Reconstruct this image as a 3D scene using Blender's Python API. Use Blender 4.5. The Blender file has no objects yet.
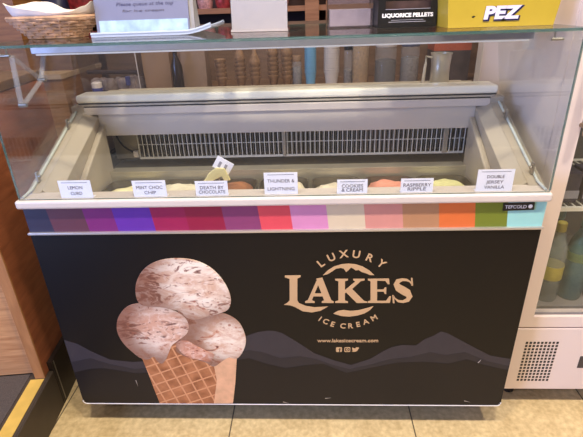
import bpy, bmesh, math, random
from mathutils import Vector, Matrix
from mathutils.geometry import tessellate_polygon
random.seed(7)
S = bpy.context.scene
COL = S.collection
PI = math.pi

# ------------------------------------------------------------------ camera
CAM = Vector((0.0859, -1.031, 1.2597))
PITCH, YAW, ROLL, FPX = 0.44620, 0.05061, -0.03508, 449.78
_fw = Vector((-math.sin(YAW)*math.cos(PITCH), math.cos(YAW)*math.cos(PITCH), -math.sin(PITCH)))
_r = Vector((math.cos(YAW), math.sin(YAW), 0.0))
_u = _r.cross(_fw)
RT = _r*math.cos(ROLL) + _u*math.sin(ROLL)
UP = _u*math.cos(ROLL) - _r*math.sin(ROLL)
FW = _fw

def ray(u, v): return FW + RT*((u-291.5)/FPX) + UP*((218.5-v)/FPX)
def on_y(u, v, y):
    d = ray(u, v); return CAM + d*((y-CAM.y)/d.y)
def on_z(u, v, z):
    d = ray(u, v); return CAM + d*((z-CAM.z)/d.z)

cam = bpy.data.cameras.new('camera'); co = bpy.data.objects.new('camera', cam); COL.objects.link(co)
M = Matrix((( RT.x, UP.x, -FW.x, CAM.x), (RT.y, UP.y, -FW.y, CAM.y), (RT.z, UP.z, -FW.z, CAM.z), (0, 0, 0, 1)))
co.matrix_world = M
cam.sensor_width = 36; cam.sensor_fit = 'HORIZONTAL'; cam.lens = FPX*36/583
cam.clip_start = 0.02
S.camera = co

# ------------------------------------------------------------------ materials
def lin(c):
    o = []
    for x in c[:3]:
        x = x/255.0
        o.append(x/12.92 if x <= 0.04045 else ((x+0.055)/1.055)**2.4)
    return (o[0], o[1], o[2], 1.0)

def newmat(name):
    m = bpy.data.materials.new(name); m.use_nodes = True
    nt = m.node_tree
    return m, nt, nt.nodes['Principled BSDF']

def mat(name, c, rough=0.5, metal=0.0, spec=0.5, var=0.06, scale=30.0, bump=0.0, coat=0.0):
    """plain surface with a little procedural colour variation"""
    m, nt, b = newmat(name)
    N, L = nt.nodes, nt.links
    b.inputs['Roughness'].default_value = rough
    b.inputs['Metallic'].default_value = metal
    b.inputs['Specular IOR Level'].default_value = spec
    b.inputs['Coat Weight'].default_value = coat
    b.inputs['Coat Roughness'].default_value = 0.08
    base = lin(c)
    tc = N.new('ShaderNodeTexCoord'); n = N.new('ShaderNodeTexNoise'); n.inputs['Scale'].default_value = scale
    n.inputs['Detail'].default_value = 4
    L.new(tc.outputs['Object'], n.inputs['Vector'])
    r = N.new('ShaderNodeValToRGB')
    r.color_ramp.elements[0].position = 0.3; r.color_ramp.elements[1].position = 0.7
    r.color_ramp.elements[0].color = [base[i]*(1-var) for i in range(3)] + [1]
    r.color_ramp.elements[1].color = [min(1, base[i]*(1+var)) for i in range(3)] + [1]
    L.new(n.outputs['Fac'], r.inputs['Fac']); L.new(r.outputs['Color'], b.inputs['Base Color'])
    if bump:
        bp = N.new('ShaderNodeBump'); bp.inputs['Strength'].default_value = bump; bp.inputs['Distance'].default_value = 0.003
        L.new(n.outputs['Fac'], bp.inputs['Height']); L.new(bp.outputs['Normal'], b.inputs['Normal'])
    return m

def wood(name, c1, c2, stretch=(2, 30, 30), rough=0.45, scale=3.0):
    m, nt, b = newmat(name); N, L = nt.nodes, nt.links
    tc = N.new('ShaderNodeTexCoord'); mp = N.new('ShaderNodeMapping'); mp.inputs['Scale'].default_value = stretch
    n = N.new('ShaderNodeTexNoise'); n.inputs['Scale'].default_value = scale; n.inputs['Detail'].default_value = 6
    n.inputs['Distortion'].default_value = 0.6
    r = N.new('ShaderNodeValToRGB')
    r.color_ramp.elements[0].position = 0.3; r.color_ramp.elements[1].position = 0.72
    r.color_ramp.elements[0].color = lin(c1); r.color_ramp.elements[1].color = lin(c2)
    L.new(tc.outputs['Object'], mp.inputs['Vector']); L.new(mp.outputs['Vector'], n.inputs['Vector'])
    L.new(n.outputs['Fac'], r.inputs['Fac']); L.new(r.outputs['Color'], b.inputs['Base Color'])
    b.inputs['Roughness'].default_value = rough
    return m

def glass(name, tint=(0.975, 0.985, 0.98), f0=0.045, power=4.0, haze=0.007):
    """thin clear sheet: see-through, a little dusty, with angle dependent mirror reflection"""
    m = bpy.data.materials.new(name); m.use_nodes = True
    nt = m.node_tree; N, L = nt.nodes, nt.links
    N.remove(N['Principled BSDF'])
    out = N['Material Output']
    t = N.new('ShaderNodeBsdfTransparent'); t.inputs['Color'].default_value = (*tint, 1)
    df = N.new('ShaderNodeBsdfDiffuse'); df.inputs['Color'].default_value = (0.8, 0.8, 0.8, 1)
    mh = N.new('ShaderNodeMixShader'); mh.inputs['Fac'].default_value = haze
    tc = N.new('ShaderNodeTexCoord'); sm = N.new('ShaderNodeTexNoise'); sm.inputs['Scale'].default_value = 5; sm.inputs['Detail'].default_value = 5
    mr = N.new('ShaderNodeMapRange'); mr.inputs['From Min'].default_value = 0.3; mr.inputs['From Max'].default_value = 0.7
    mr.inputs['To Min'].default_value = haze*0.5; mr.inputs['To Max'].default_value = haze*1.5
    L.new(tc.outputs['Object'], sm.inputs['Vector']); L.new(sm.outputs['Fac'], mr.inputs['Value']); L.new(mr.outputs['Result'], mh.inputs['Fac'])
    g = N.new('ShaderNodeBsdfGlossy'); g.inputs['Roughness'].default_value = 0.02
    lw = N.new('ShaderNodeLayerWeight'); lw.inputs['Blend'].default_value = 0.5
    p = N.new('ShaderNodeMath'); p.operation = 'POWER'; p.inputs[1].default_value = power
    mu = N.new('ShaderNodeMath'); mu.operation = 'MULTIPLY_ADD'; mu.inputs[1].default_value = 0.75; mu.inputs[2].default_value = f0
    mx = N.new('ShaderNodeMixShader')
    L.new(lw.outputs['Facing'], p.inputs[0]); L.new(p.outputs[0], mu.inputs[0]); L.new(mu.outputs[0], mx.inputs['Fac'])
    L.new(t.outputs[0], mh.inputs[1]); L.new(df.outputs[0], mh.inputs[2])
    L.new(mh.outputs[0], mx.inputs[1]); L.new(g.outputs[0], mx.inputs[2]); L.new(mx.outputs[0], out.inputs['Surface'])
    return m

def frosted(name, c, amount=0.45, rough=0.25):
    m = bpy.data.materials.new(name); m.use_nodes = True
    nt = m.node_tree; N, L = nt.nodes, nt.links
    b = N['Principled BSDF']; b.inputs['Base Color'].default_value = lin(c); b.inputs['Roughness'].default_value = rough
    t = N.new('ShaderNodeBsdfTransparent'); mx = N.new('ShaderNodeMixShader'); mx.inputs['Fac'].default_value = amount
    L.new(t.outputs[0], mx.inputs[1]); L.new(b.outputs[0], mx.inputs[2]); L.new(mx.outputs[0], N['Material Output'].inputs['Surface'])
    return m

def glow(name, c, strength):
    m, nt, b = newmat(name)
    b.inputs['Base Color'].default_value = lin(c)
    b.inputs['Emission Color'].default_value = lin(c); b.inputs['Emission Strength'].default_value = strength
    return m

def tile_floor():
    m, nt, b = newmat('floor_tile'); N, L = nt.nodes, nt.links
    tc = N.new('ShaderNodeTexCoord')
    n1 = N.new('ShaderNodeTexNoise'); n1.inputs['Scale'].default_value = 9; n1.inputs['Detail'].default_value = 8; n1.inputs['Roughness'].default_value = 0.7
    n2 = N.new('ShaderNodeTexNoise'); n2.inputs['Scale'].default_value = 60; n2.inputs['Detail'].default_value = 6
    L.new(tc.outputs['Object'], n1.inputs['Vector']); L.new(tc.outputs['Object'], n2.inputs['Vector'])
    ad = N.new('ShaderNodeMath'); ad.operation = 'ADD'
    L.new(n1.outputs['Fac'], ad.inputs[0]); L.new(n2.outputs['Fac'], ad.inputs[1])
    hv = N.new('ShaderNodeMath'); hv.operation = 'MULTIPLY'; hv.inputs[1].default_value = 0.5; L.new(ad.outputs[0], hv.inputs[0])
    r = N.new('ShaderNodeValToRGB'); r.color_ramp.elements[0].position = 0.35; r.color_ramp.elements[1].position = 0.66
    r.color_ramp.elements[0].color = lin((186, 160, 112)); r.color_ramp.elements[1].color = lin((234, 210, 158))
    L.new(hv.outputs[0], r.inputs['Fac'])
    sx = N.new('ShaderNodeSeparateXYZ'); L.new(tc.outputs['Object'], sx.inputs[0])
    masks = []
    for ax, off in (('X', -0.192), ('Y', -0.37)):
        s = N.new('ShaderNodeMath'); s.operation = 'SUBTRACT'; s.inputs[1].default_value = off; L.new(sx.outputs[ax], s.inputs[0])
        d = N.new('ShaderNodeMath'); d.operation = 'DIVIDE'; d.inputs[1].default_value = 0.6; L.new(s.outputs[0], d.inputs[0])
        pp = N.new('ShaderNodeMath'); pp.operation = 'PINGPONG'; pp.inputs[1].default_value = 0.5; L.new(d.outputs[0], pp.inputs[0])
        lt = N.new('ShaderNodeMath'); lt.operation = 'LESS_THAN'; lt.inputs[1].default_value = 0.0035; L.new(pp.outputs[0], lt.inputs[0])
        masks.append(lt)
    mxm = N.new('ShaderNodeMath'); mxm.operation = 'MAXIMUM'; L.new(masks[0].outputs[0], mxm.inputs[0]); L.new(masks[1].outputs[0], mxm.inputs[1])
    mix = N.new('ShaderNodeMix'); mix.data_type = 'RGBA'
    L.new(mxm.outputs[0], mix.inputs['Factor']); L.new(r.outputs['Color'], mix.inputs['A']); mix.inputs['B'].default_value = lin((95, 82, 62))
    L.new(mix.outputs['Result'], b.inputs['Base Color'])
    b.inputs['Roughness'].default_value = 0.5
    return m

def scoop_print(name, cx, cz, rad, seed, streak, spots, base=((214, 174, 146), (246, 230, 208))):
    """printed photograph of ice cream: cream with ripples, torn patches and crumbs, rounded as printed"""
    m, nt, b = newmat(name); N, L = nt.nodes, nt.links
    def math_(op, a, v=None, v2=None):
        n = N.new('ShaderNodeMath'); n.operation = op
        for i, q in enumerate((a, v, v2)):
            if q is None: continue
            if isinstance(q, (int, float)): n.inputs[i].default_value = q
            else: L.new(q, n.inputs[i])
        return n.outputs[0]
    def mix_(f, a, c):
        n = N.new('ShaderNodeMix'); n.data_type = 'RGBA'
        L.new(f, n.inputs['Factor'])
        for k, q in (('A', a), ('B', c)):
            if isinstance(q, tuple): n.inputs[k].default_value = lin(q)
            else: L.new(q, n.inputs[k])
        return n.outputs['Result']
    def ramp(f, p0, p1):
        n = N.new('ShaderNodeMapRange'); n.inputs['From Min'].default_value = p0; n.inputs['From Max'].default_value = p1
        n.interpolation_type = 'SMOOTHSTEP'; L.new(f, n.inputs['Value']); return n.outputs['Result']
    tc = N.new('ShaderNodeTexCoord'); P = tc.outputs['Object']
    def noise(sc, det, dist, off, stretch=(1, 1, 1), rot=0.0):
        mp = N.new('ShaderNodeMapping'); mp.inputs['Location'].default_value = (off, 0, off*1.7); mp.inputs['Scale'].default_value = stretch
        mp.inputs['Rotation'].default_value = (0, rot, 0)
        n = N.new('ShaderNodeTexNoise'); n.inputs['Scale'].default_value = sc; n.inputs['Detail'].default_value = det
        n.inputs['Roughness'].default_value = 0.6; n.inputs['Distortion'].default_value = dist
        L.new(P, mp.inputs['Vector']); L.new(mp.outputs['Vector'], n.inputs['Vector']); return n.outputs['Fac']
    big = noise(13, 5, 0.8, seed, (1, 1, 1.8), 0.5); fine = noise(70, 5, 0.6, seed+3); rip = noise(20, 6, 2.2, seed+7, (0.8, 1, 2.0), 0.45)
    c = mix_(ramp(big, 0.36, 0.62), base[0], base[1])
    c = mix_(math_('MULTIPLY', ramp(fine, 0.50, 0.70), 0.45), c, (250, 236, 222))
    dens = None
    for (u, v, r, st) in spots:
        x, z = fr(u, v)
        d = N.new('ShaderNodeVectorMath'); d.operation = 'DISTANCE'; L.new(P, d.inputs[0]); d.inputs[1].default_value = (x, YP-FZ.location.y, z)
        q = N.new('ShaderNodeMapRange'); q.inputs['From Min'].default_value = r*1.45/385.0; q.inputs['From Max'].default_value = 0.0
        q.interpolation_type = 'SMOOTHSTEP'; q.inputs['To Max'].default_value = st; L.new(d.outputs['Value'], q.inputs['Value'])
        dens = q.outputs['Result'] if dens is None else math_('ADD', dens, q.outputs['Result'])
    shift = math_('ADD', math_('MULTIPLY_ADD', rip, 2.0, -0.5), math_('MULTIPLY', dens, 0.62))
    c = mix_(math_('MULTIPLY', ramp(shift, 0.64, 0.76), 0.75), c, streak)
    c = mix_(math_('MULTIPLY', ramp(shift, 0.77, 0.90), 0.9), c, (78, 42, 40))
    crumb = N.new('ShaderNodeTexVoronoi'); crumb.inputs['Scale'].default_value = 58; L.new(P, crumb.inputs['Vector'])
    cm = math_('MULTIPLY', ramp(crumb.outputs['Distance'], 0.34, 0.18), ramp(math_('ADD', noise(16, 2, 0, seed+11), math_('MULTIPLY', dens, 0.4)), 0.56, 0.66))
    c = mix_(math_('MULTIPLY', cm, 0.8), c, (168, 98, 78))
    x, z = fr(cx, cz)
    d = N.new('ShaderNodeVectorMath'); d.operation = 'DISTANCE'; L.new(P, d.inputs[0]); d.inputs[1].default_value = (x, YP-FZ.location.y, z)
    rim = ramp(d.outputs['Value'], rad*0.35/385.0, rad*1.15/385.0)
    c = mix_(math_('MULTIPLY', rim, 0.85), c, (124, 78, 60))
    L.new(c, b.inputs['Base Color'])
    b.inputs['Roughness'].default_value = 0.35
    return m

def cone_print():
    """printed waffle pattern"""
    m, nt, b = newmat('waffle_print'); N, L = nt.nodes, nt.links
    tc = N.new('ShaderNodeTexCoord'); sx = N.new('ShaderNodeSeparateXYZ'); L.new(tc.outputs['Object'], sx.inputs[0])
    outs = []
    for a, bb in ((1.0, 0.30), (0.42, -1.0)):
        m1 = N.new('ShaderNodeMath'); m1.operation = 'MULTIPLY'; m1.inputs[1].default_value = a; L.new(sx.outputs['X'], m1.inputs[0])
        m2 = N.new('ShaderNodeMath'); m2.operation = 'MULTIPLY_ADD'; m2.inputs[1].default_value = bb; L.new(sx.outputs['Z'], m2.inputs[0]); L.new(m1.outputs[0], m2.inputs[2])
        d = N.new('ShaderNodeMath'); d.operation = 'DIVIDE'; d.inputs[1].default_value = 0.040; L.new(m2.outputs[0], d.inputs[0])
        pp = N.new('ShaderNodeMath'); pp.operation = 'PINGPONG'; pp.inputs[1].default_value = 0.5; L.new(d.outputs[0], pp.inputs[0])
        lt = N.new('ShaderNodeMath'); lt.operation = 'LESS_THAN'; lt.inputs[1].default_value = 0.07; L.new(pp.outputs[0], lt.inputs[0])
        outs.append(lt)
    mxm = N.new('ShaderNodeMath'); mxm.operation = 'MAXIMUM'; L.new(outs[0].outputs[0], mxm.inputs[0]); L.new(outs[1].outputs[0], mxm.inputs[1])
    n = N.new('ShaderNodeTexNoise'); n.inputs['Scale'].default_value = 26; n.inputs['Detail'].default_value = 6; L.new(tc.outputs['Object'], n.inputs['Vector'])
    r = N.new('ShaderNodeValToRGB'); r.color_ramp.elements[0].position = 0.3; r.color_ramp.elements[1].position = 0.7
    r.color_ramp.elements[0].color = lin((138, 80, 48)); r.color_ramp.elements[1].color = lin((192, 126, 84))
    L.new(n.outputs['Fac'], r.inputs['Fac'])
    mix = N.new('ShaderNodeMix'); mix.data_type = 'RGBA'; L.new(mxm.outputs[0], mix.inputs['Factor'])
    L.new(r.outputs['Color'], mix.inputs['A']); mix.inputs['B'].default_value = lin((206, 146, 104))
    L.new(mix.outputs['Result'], b.inputs['Base Color']); b.inputs['Roughness'].default_value = 0.35
    return m

MT = dict(
    white=mat('white_plastic', (208, 196, 184), 0.35, var=0.02),
    cream=mat('cream_plastic', (168, 156, 136), 0.45, var=0.03, scale=8),
    liner=mat('white_liner', (200, 189, 176), 0.4, var=0.03, scale=6),
    panel=mat('charcoal_print', (12, 9, 10), 0.42, var=0.05, scale=3, spec=0.3),
    ridge_far=mat('slate_ridge_print', (56, 51, 55), 0.42, var=0.05, spec=0.3),
    ridge_mid=mat('grey_ridge_print', (43, 39, 42), 0.42, var=0.05, spec=0.3),
    ridge_near=mat('dark_ridge_print', (25, 21, 22), 0.42, var=0.05, spec=0.3),
    gold=mat('tan_print', (196, 160, 118), 0.34, var=0.02),
    silver=mat('silver_trim', (205, 200, 195), 0.3, 0.7, var=0.03),
    alu=mat('brushed_aluminium', (165, 166, 172), 0.38, 0.6, var=0.05),
    steel=mat('steel', (170, 165, 155), 0.3, 0.9, var=0.08),
    dark=mat('black_plastic', (22, 21, 22), 0.4, var=0.1),
    shadowy=mat('dark_grey_metal', (70, 66, 62), 0.5, 0.4, var=0.15),
    fins=mat('evaporator_fins', (40, 37, 35), 0.45, 0.3, var=0.3, scale=60),
    wire=mat('white_coated_wire', (226, 222, 210), 0.35, var=0.02),
    card=mat('white_card', (246, 244, 250), 0.6, var=0.01),
    ink=mat('dark_ink', (104, 98, 108), 0.6, var=0.02),
    paleink=mat('grey_ink', (150, 148, 158), 0.6, var=0.02),
    glass=glass('clear_glass'),
    edge=frosted('green_glass_edge', (66, 104, 96), 0.7, 0.15),
    acrylic=glass('clear_acrylic', (0.93, 0.94, 0.95), 0.08, 2.5),
    gasket=mat('pale_gasket', (190, 196, 186), 0.4, var=0.04),
    board=wood('brown_board', (136, 76, 46), (172, 102, 64), (6, 6, 40), 0.42, 1.0),
    boardedge=wood('tan_board_edge', (150, 100, 58), (180, 126, 78), (10, 10, 2), 0.45),
    oak=wood('light_oak', (176, 120, 74), (216, 162, 108), (2, 10, 30), 0.45),
    amber=wood('amber_wood', (134, 88, 42), (166, 114, 60), (3, 3, 30), 0.45),
    shelfwood=wood('shelf_wood', (138, 92, 62), (168, 118, 84), (2, 20, 20), 0.5),
    darkwood=wood('dark_wood', (104, 78, 58), (128, 98, 74), (3, 3, 20), 0.55),
    tanwood=wood('tan_wood', (104, 76, 52), (132, 98, 68), (3, 20, 20), 0.5),
    mat=mat('grey_carpet', (82, 72, 64), 0.95, var=0.25, scale=250, bump=0.4),
    yellow=mat('yellow_tape', (216, 178, 84), 0.5, var=0.12, scale=18),
    riser=mat('dark_riser', (64, 54, 42), 0.55, var=0.2, scale=10),
    plinth=mat('black_plinth', (36, 28, 24), 0.45, var=0.15),
    fridge=mat('white_enamel', (228, 210, 200), 0.35, var=0.015, scale=4),
    fridge_in=mat('grey_fridge_lining', (92, 90, 88), 0.5, var=0.05),
    wicker=mat('wicker', (190, 150, 116), 0.6, var=0.35, scale=45, bump=0.5),
    paper=mat('cream_paper', (240, 230, 214), 0.7, var=0.02),
    tray=mat('pale_blue_plastic', (176, 188, 208), 0.3, var=0.02),
    wafer=mat('wafer_cone', (140, 106, 74), 0.7, var=0.25, scale=60, bump=0.3),
    bluecup=mat('blue_paper_cup', (110, 160, 190), 0.5, var=0.04),
    whitecup=mat('white_paper_cup', (206, 196, 188), 0.5, var=0.05),
    black_card=mat('black_card', (22, 20, 20), 0.4, var=0.08),
    whiteink=mat('white_ink', (235, 232, 230), 0.5, var=0.01),
    pez_yellow=mat('yellow_card', (182, 156, 50), 0.42, var=0.03),
    pez_navy=mat('navy_ink', (30, 28, 70), 0.45, var=0.03),
    pez_blue=mat('pale_lilac_ink', (214, 208, 230), 0.45, var=0.02),
    bag_pink=mat('pink_sweets', (188, 140, 140), 0.4, var=0.45, scale=60, bump=0.4),
    bag_red=mat('red_sweets', (150, 50, 55), 0.4, var=0.5, scale=50, bump=0.4),
    bag_dark=mat('navy_wrapper', (34, 34, 60), 0.4, var=0.3),
    kraft=mat('kraft_paper', (134, 104, 76), 0.65, var=0.08, scale=12),
    nuts=mat('chopped_nuts', (168, 130, 78), 0.7, var=0.4, scale=120, bump=0.6),
    sprinkle=mat('grey_sweets', (120, 110, 104), 0.6, var=0.5, scale=120, bump=0.6),
    cocoa=mat('dark_chips', (62, 46, 40), 0.6, var=0.4, scale=110, bump=0.6),
    jarglass=frosted('jar_plastic', (190, 190, 190), 0.22, 0.1),
    redbox=mat('orange_card', (170, 84, 56), 0.5, var=0.12, scale=14),
)

# ------------------------------------------------------------------ mesh helpers
class MB:
    def __init__(self): self.v, self.f, self.mi = [], [], []
    def add(self, vs, fs, mi=0):
        o = len(self.v); self.v += [Vector(p) for p in vs]
        self.f += [tuple(o+i for i in f) for f in fs]; self.mi += [mi]*len(fs)
    def box(self, x0, x1, y0, y1, z0, z1, mi=0, mtx=None):
        vs = [Vector((x, y, z)) for z in (z0, z1) for y in (y0, y1) for x in (x0, x1)]
        if mtx: vs = [mtx @ p for p in vs]
        self.add(vs, [(0, 2, 3, 1), (4, 5, 7, 6), (0, 1, 5, 4), (2, 6, 7, 3), (0, 4, 6, 2), (1, 3, 7, 5)], mi)
        return self
    def tube(self, pts, r, seg=8, closed=False, mi=0, caps=True):
        pts = [Vector(p) for p in pts]; n = len(pts); rings = []
        rr = r if isinstance(r, (list, tuple)) else [r]*n
        for i, p in enumerate(pts):
            a = pts[(i-1) % n] if (closed or i > 0) else p
            c = pts[(i+1) % n] if (closed or i < n-1) else p
            t = (c-a).normalized()
            ref = Vector((0, 0, 1)) if abs(t.z) < 0.9 else Vector((1, 0, 0))
            s = t.cross(ref).normalized(); w = s.cross(t)
            rings.append([p + (s*math.cos(2*PI*k/seg) + w*math.sin(2*PI*k/seg))*rr[i] for k in range(seg)])
        vs = [q for g in rings for q in g]; fs = []
        for i in range(n if closed else n-1):
            j = (i+1) % n
            for k in range(seg):
                l = (k+1) % seg
                fs.append((i*seg+k, i*seg+l, j*seg+l, j*seg+k))
        if caps and not closed:
            fs.append(tuple(range(seg))[::-1]); fs.append(tuple((n-1)*seg+k for k in range(seg)))
        self.add(vs, fs, mi); return self
    def lathe(self, prof, c=(0, 0, 0), seg=20, mi=0, sx=1.0, sy=1.0):
        c = Vector(c); vs = []; fs = []; n = len(prof)
        for r, z in prof:
            for k in range(seg):
                a = 2*PI*k/seg; vs.append(c + Vector((r*math.cos(a)*sx, r*math.sin(a)*sy, z)))
        for i in range(n-1):
            for k in range(seg):
                l = (k+1) % seg; fs.append((i*seg+k, i*seg+l, (i+1)*seg+l, (i+1)*seg+k))
        fs.append(tuple(range(seg))[::-1]); fs.append(tuple((n-1)*seg+k for k in range(seg)))
        self.add(vs, fs, mi); return self
    def poly(self, loops, to3, thick, mi=0):
        """flat shape (outline + holes, 2-D) given a thickness along to3's third axis"""
        ls = [[Vector((p[0], p[1], 0)) for p in l] for l in loops]
        tri = tessellate_polygon(ls); flat = [p for l in ls for p in l]; n = len(flat)
        vs = [to3(p.x, p.y, 0) for p in flat] + [to3(p.x, p.y, thick) for p in flat]
        fs = [tuple(t) for t in tri] + [tuple(i+n for i in reversed(t)) for t in tri]
        o = 0
        for l in ls:
            k = len(l)
            for i in range(k):
                j = (i+1) % k; fs.append((o+i, o+j, o+j+n, o+i+n))
            o += k
        self.add(vs, fs, mi); return self
    def turn(self, px, py, a):
        R_ = Matrix.Translation((px, py, 0)) @ Matrix.Rotation(a, 4, 'Z') @ Matrix.Translation((-px, -py, 0))
        self.v = [R_ @ p for p in self.v]; return self
    def mesh(self, me, mtx, mi=0):
        self.add([mtx @ v.co for v in me.vertices], [tuple(p.vertices) for p in me.polygons], mi); return self
    def build(self, name, mats, parent=None, bevel=0.0, smooth=False, seg=2):
        if not isinstance(mats, (list, tuple)): mats = [mats]
        me = bpy.data.meshes.new(name)
        off = Vector((0, 0, 0))
        if parent is not None:
            p = parent
            while p is not None: off += p.location; p = p.parent
        me.from_pydata([v-off for v in self.v], [], self.f); 
        for m in mats: me.materials.append(m)
        for p, i in zip(me.polygons, self.mi): p.material_index = i
        bm = bmesh.new(); bm.from_mesh(me); bmesh.ops.recalc_face_normals(bm, faces=bm.faces); bm.to_mesh(me); bm.free()
        if smooth:
            for p in me.polygons: p.use_smooth = True
        o = bpy.data.objects.new(name, me); COL.objects.link(o)
        if parent is not None: o.parent = parent
        if bevel:
            b = o.modifiers.new('bevel', 'BEVEL'); b.width = bevel; b.segments = seg; b.limit_method = 'ANGLE'; b.angle_limit = 0.6
        if smooth and not bevel:
            try: me.set_sharp_from_angle(angle=0.7)
            except Exception: pass
        return o

def tag(o, label, cat, group=None, kind=None):
    o['label'] = label; o['category'] = cat
    if group: o['group'] = group
    if kind: o['kind'] = kind
    return o
def thing(name, loc, label, cat, group=None):
    o = bpy.data.objects.new(name, None); COL.objects.link(o); o.location = loc; o.empty_display_size = 0.05
    return tag(o, label, cat, group)
def struct(o, label=None):
    o['kind'] = 'structure'
    if label: o['label'] = label
    return o
def copy_tree(o, parent=None):
    c = o.copy(); COL.objects.link(c)
    if parent is not None: c.parent = parent
    for ch in list(o.children): copy_tree(ch, c)
    return c

def textmesh(s, size, bold=0.0, shear=0.0):
    cu = bpy.data.curves.new('lettering', 'FONT'); cu.body = s; cu.size = size; cu.offset = bold; cu.shear = shear
    cu.align_x = 'CENTER'; cu.align_y = 'CENTER'; cu.resolution_u = 3; cu.extrude = 0.0004
    ob = bpy.data.objects.new('lettering', cu); COL.objects.link(ob)
    dg = bpy.context.evaluated_depsgraph_get(); dg.update()
    me = bpy.data.meshes.new_from_object(ob.evaluated_get(dg))
    bpy.data.objects.remove(ob); bpy.data.curves.remove(cu)
    return me
FACE = Matrix(((1, 0, 0, 0), (0, 0, -1, 0), (0, 1, 0, 0), (0, 0, 0, 1)))   # text plane -> facing -Y
def text_to(mb, s, size, pos, width=None, bold=0.0, shear=0.0, rot=0.0, base=None, mi=0, squash=1.0):
    me = textmesh(s, size, bold, shear)
    if width:
        xs = [v.co.x for v in me.vertices]; k = width/(max(xs)-min(xs))
    else: k = 1.0
    mtx = Matrix.Translation(Vector(pos)) @ (base or Matrix.Identity(4)) @ FACE @ Matrix.Rotation(rot, 4, 'Z') @ Matrix.Diagonal((k, squash, 1, 1))
    mb.mesh(me, mtx, mi); bpy.data.meshes.remove(me)

# ================================================================== SETTING
struct(MB().box(-3.2, 3.2, -3.4, 2.6, -0.1, 0).build('floor', tile_floor()))
struct(MB().box(-3.2, 3.2, 2.6, 2.7, 0, 2.8).build('wall_back', mat('brown_wall', (92, 66, 52), 0.8)))
wl = MB(); wl.box(-3.3, -3.2, -1.6, 2.7, 0, 2.8); wl.box(-3.3, -3.2, -3.4, -1.6, 0, 0.1); wl.box(-3.3, -3.2, -3.4, -1.6, 2.3, 2.8)
struct(wl.build('wall_left', mat('cream_wall', (196, 182, 164), 0.8)))
struct(MB().box(3.2, 3.3, -3.4, 2.7, 0, 2.8).build('wall_right', mat('beige_wall', (196, 176, 160), 0.8)))
struct(MB().box(-3.3, 3.3, -3.4, 2.7, 2.8, 2.9).build('ceiling', mat('white_ceiling', (220, 212, 200), 0.9)))
wf = MB()
for y in (-3.4, -2.53, -1.66): wf.box(-3.28, -3.2, y, y+0.06, 0.1, 2.3)
for z in (0.1, 2.24): wf.box(-3.28, -3.2, -3.4, -1.6, z, z+0.06)
struct(wf.build('window_1', MT['shadowy']))

# ---- raised step and counter on the left, turned a few degrees
SX = -0.80; SY = 0.08; SZ = 0.155; SA = math.radians(6.5)
struct(MB().box(-2.3, SX-0.006, -1.5, 0.80, 0.0, SZ-0.006).turn(SX, SY, SA).build('platform', MT['riser']))
struct(MB().box(-2.3, SX-0.072, -1.5, 0.090, SZ-0.006, SZ).turn(SX, SY, SA).build('platform_mat', MT['mat']))
st = thing('step_nosing', (SX, SY, 0), 'step edging with bright yellow safety tape beside wooden counter', 'step edge')
MB().box(SX-0.005, SX, -1.5, 0.098, 0.0, SZ).box(SX-0.071, SX-0.005, -1.5, 0.098, SZ-0.006, SZ).build('edging', MT['riser'], st, 0.002)
MB().box(SX-0.060, SX-0.016, -1.5, 0.062, SZ, SZ+0.0012).build('yellow_tape', MT['yellow'], st)
st.rotation_euler.z = SA
cnt = thing('wooden_counter', (SX, SY, 0), 'brown wooden counter standing on the step left of the freezer', 'counter')
MB().box(-0.842, -0.816, 0.071, 0.62, SZ+0.0015, 1.045).build('end_panel', MT['board'], cnt)
MB().box(-0.845, -0.814, 0.064, 0.071, SZ+0.0015, 1.047).build('edge_band', MT['boardedge'], cnt)
MB().box(-2.2, -0.846, 0.095, 0.113, SZ+0.001, 1.03).build('front_panel', MT['oak'], cnt)
MB().box(-2.2, -0.814, 0.075, 0.62, 1.047, 1.075).build('worktop', MT['tanwood'], cnt, 0.003)
MB().box(SX-0.004, SX, 0.10, 0.62, 0.0, SZ+0.035).box(-0.8155, SX-0.004, 0.10, 0.62, SZ+0.001, SZ+0.035).build('plinth', MT['plinth'], cnt)
MB().box(SX, SX+0.0015, 0.112, 0.116, 0.01, SZ+0.03).build('joint_strip', MT['steel'], cnt)
cnt.rotation_euler.z = SA

# ================================================================== FREEZER
FZ = thing('display_freezer', (0, 0.35, 0), 'glass-topped ice cream display freezer with dark printed front and colour strip', 'freezer')
HB = 0.668
cab = MB()
cab.box(-HB, -HB+0.05, 0.03, 0.69, 0.10, 0.80).box(HB-0.05, HB, 0.03, 0.69, 0.10, 0.80)
cab.box(-HB+0.05, HB-0.05, 0.03, 0.06, 0.10, 0.80).box(-HB+0.05, HB-0.05, 0.64, 0.69, 0.10, 0.80).box(-HB+0.05, HB-0.05, 0.06, 0.64, 0.10, 0.45)
cab.build('cabinet', MT['shadowy'], FZ)
YP = 0.010
# front panel with rounded lower corners
def rrect(x0, x1, z0, z1, r, n=6, top=False):
    out = []
    for cx, cz, a0, on in ((x0+r, z0+r, PI, True), (x1-r, z0+r, 1.5*PI, True), (x1-r, z1-r, 0, top), (x0+r, z1-r, 0.5*PI, top)):
        if on: out += [(cx+r*math.cos(a0+0.5*PI*i/n), cz+r*math.sin(a0+0.5*PI*i/n)) for i in range(n+1)]
        else: out.append((x1 if a0 == 0 else x0, z1))
    return out
P3 = lambda x, z, t: Vector((x, YP-t, z))
pn = MB(); pn.poly([rrect(-HB, HB, 0.102, 0.724, 0.010)], lambda x, z, t: Vector((x, 0.03-t, z)), 0.02)
front_panel = pn.build('front_panel', MT['panel'], FZ); front_panel['label'] = 'charcoal printed front panel with ice cream cone and logo'
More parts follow.
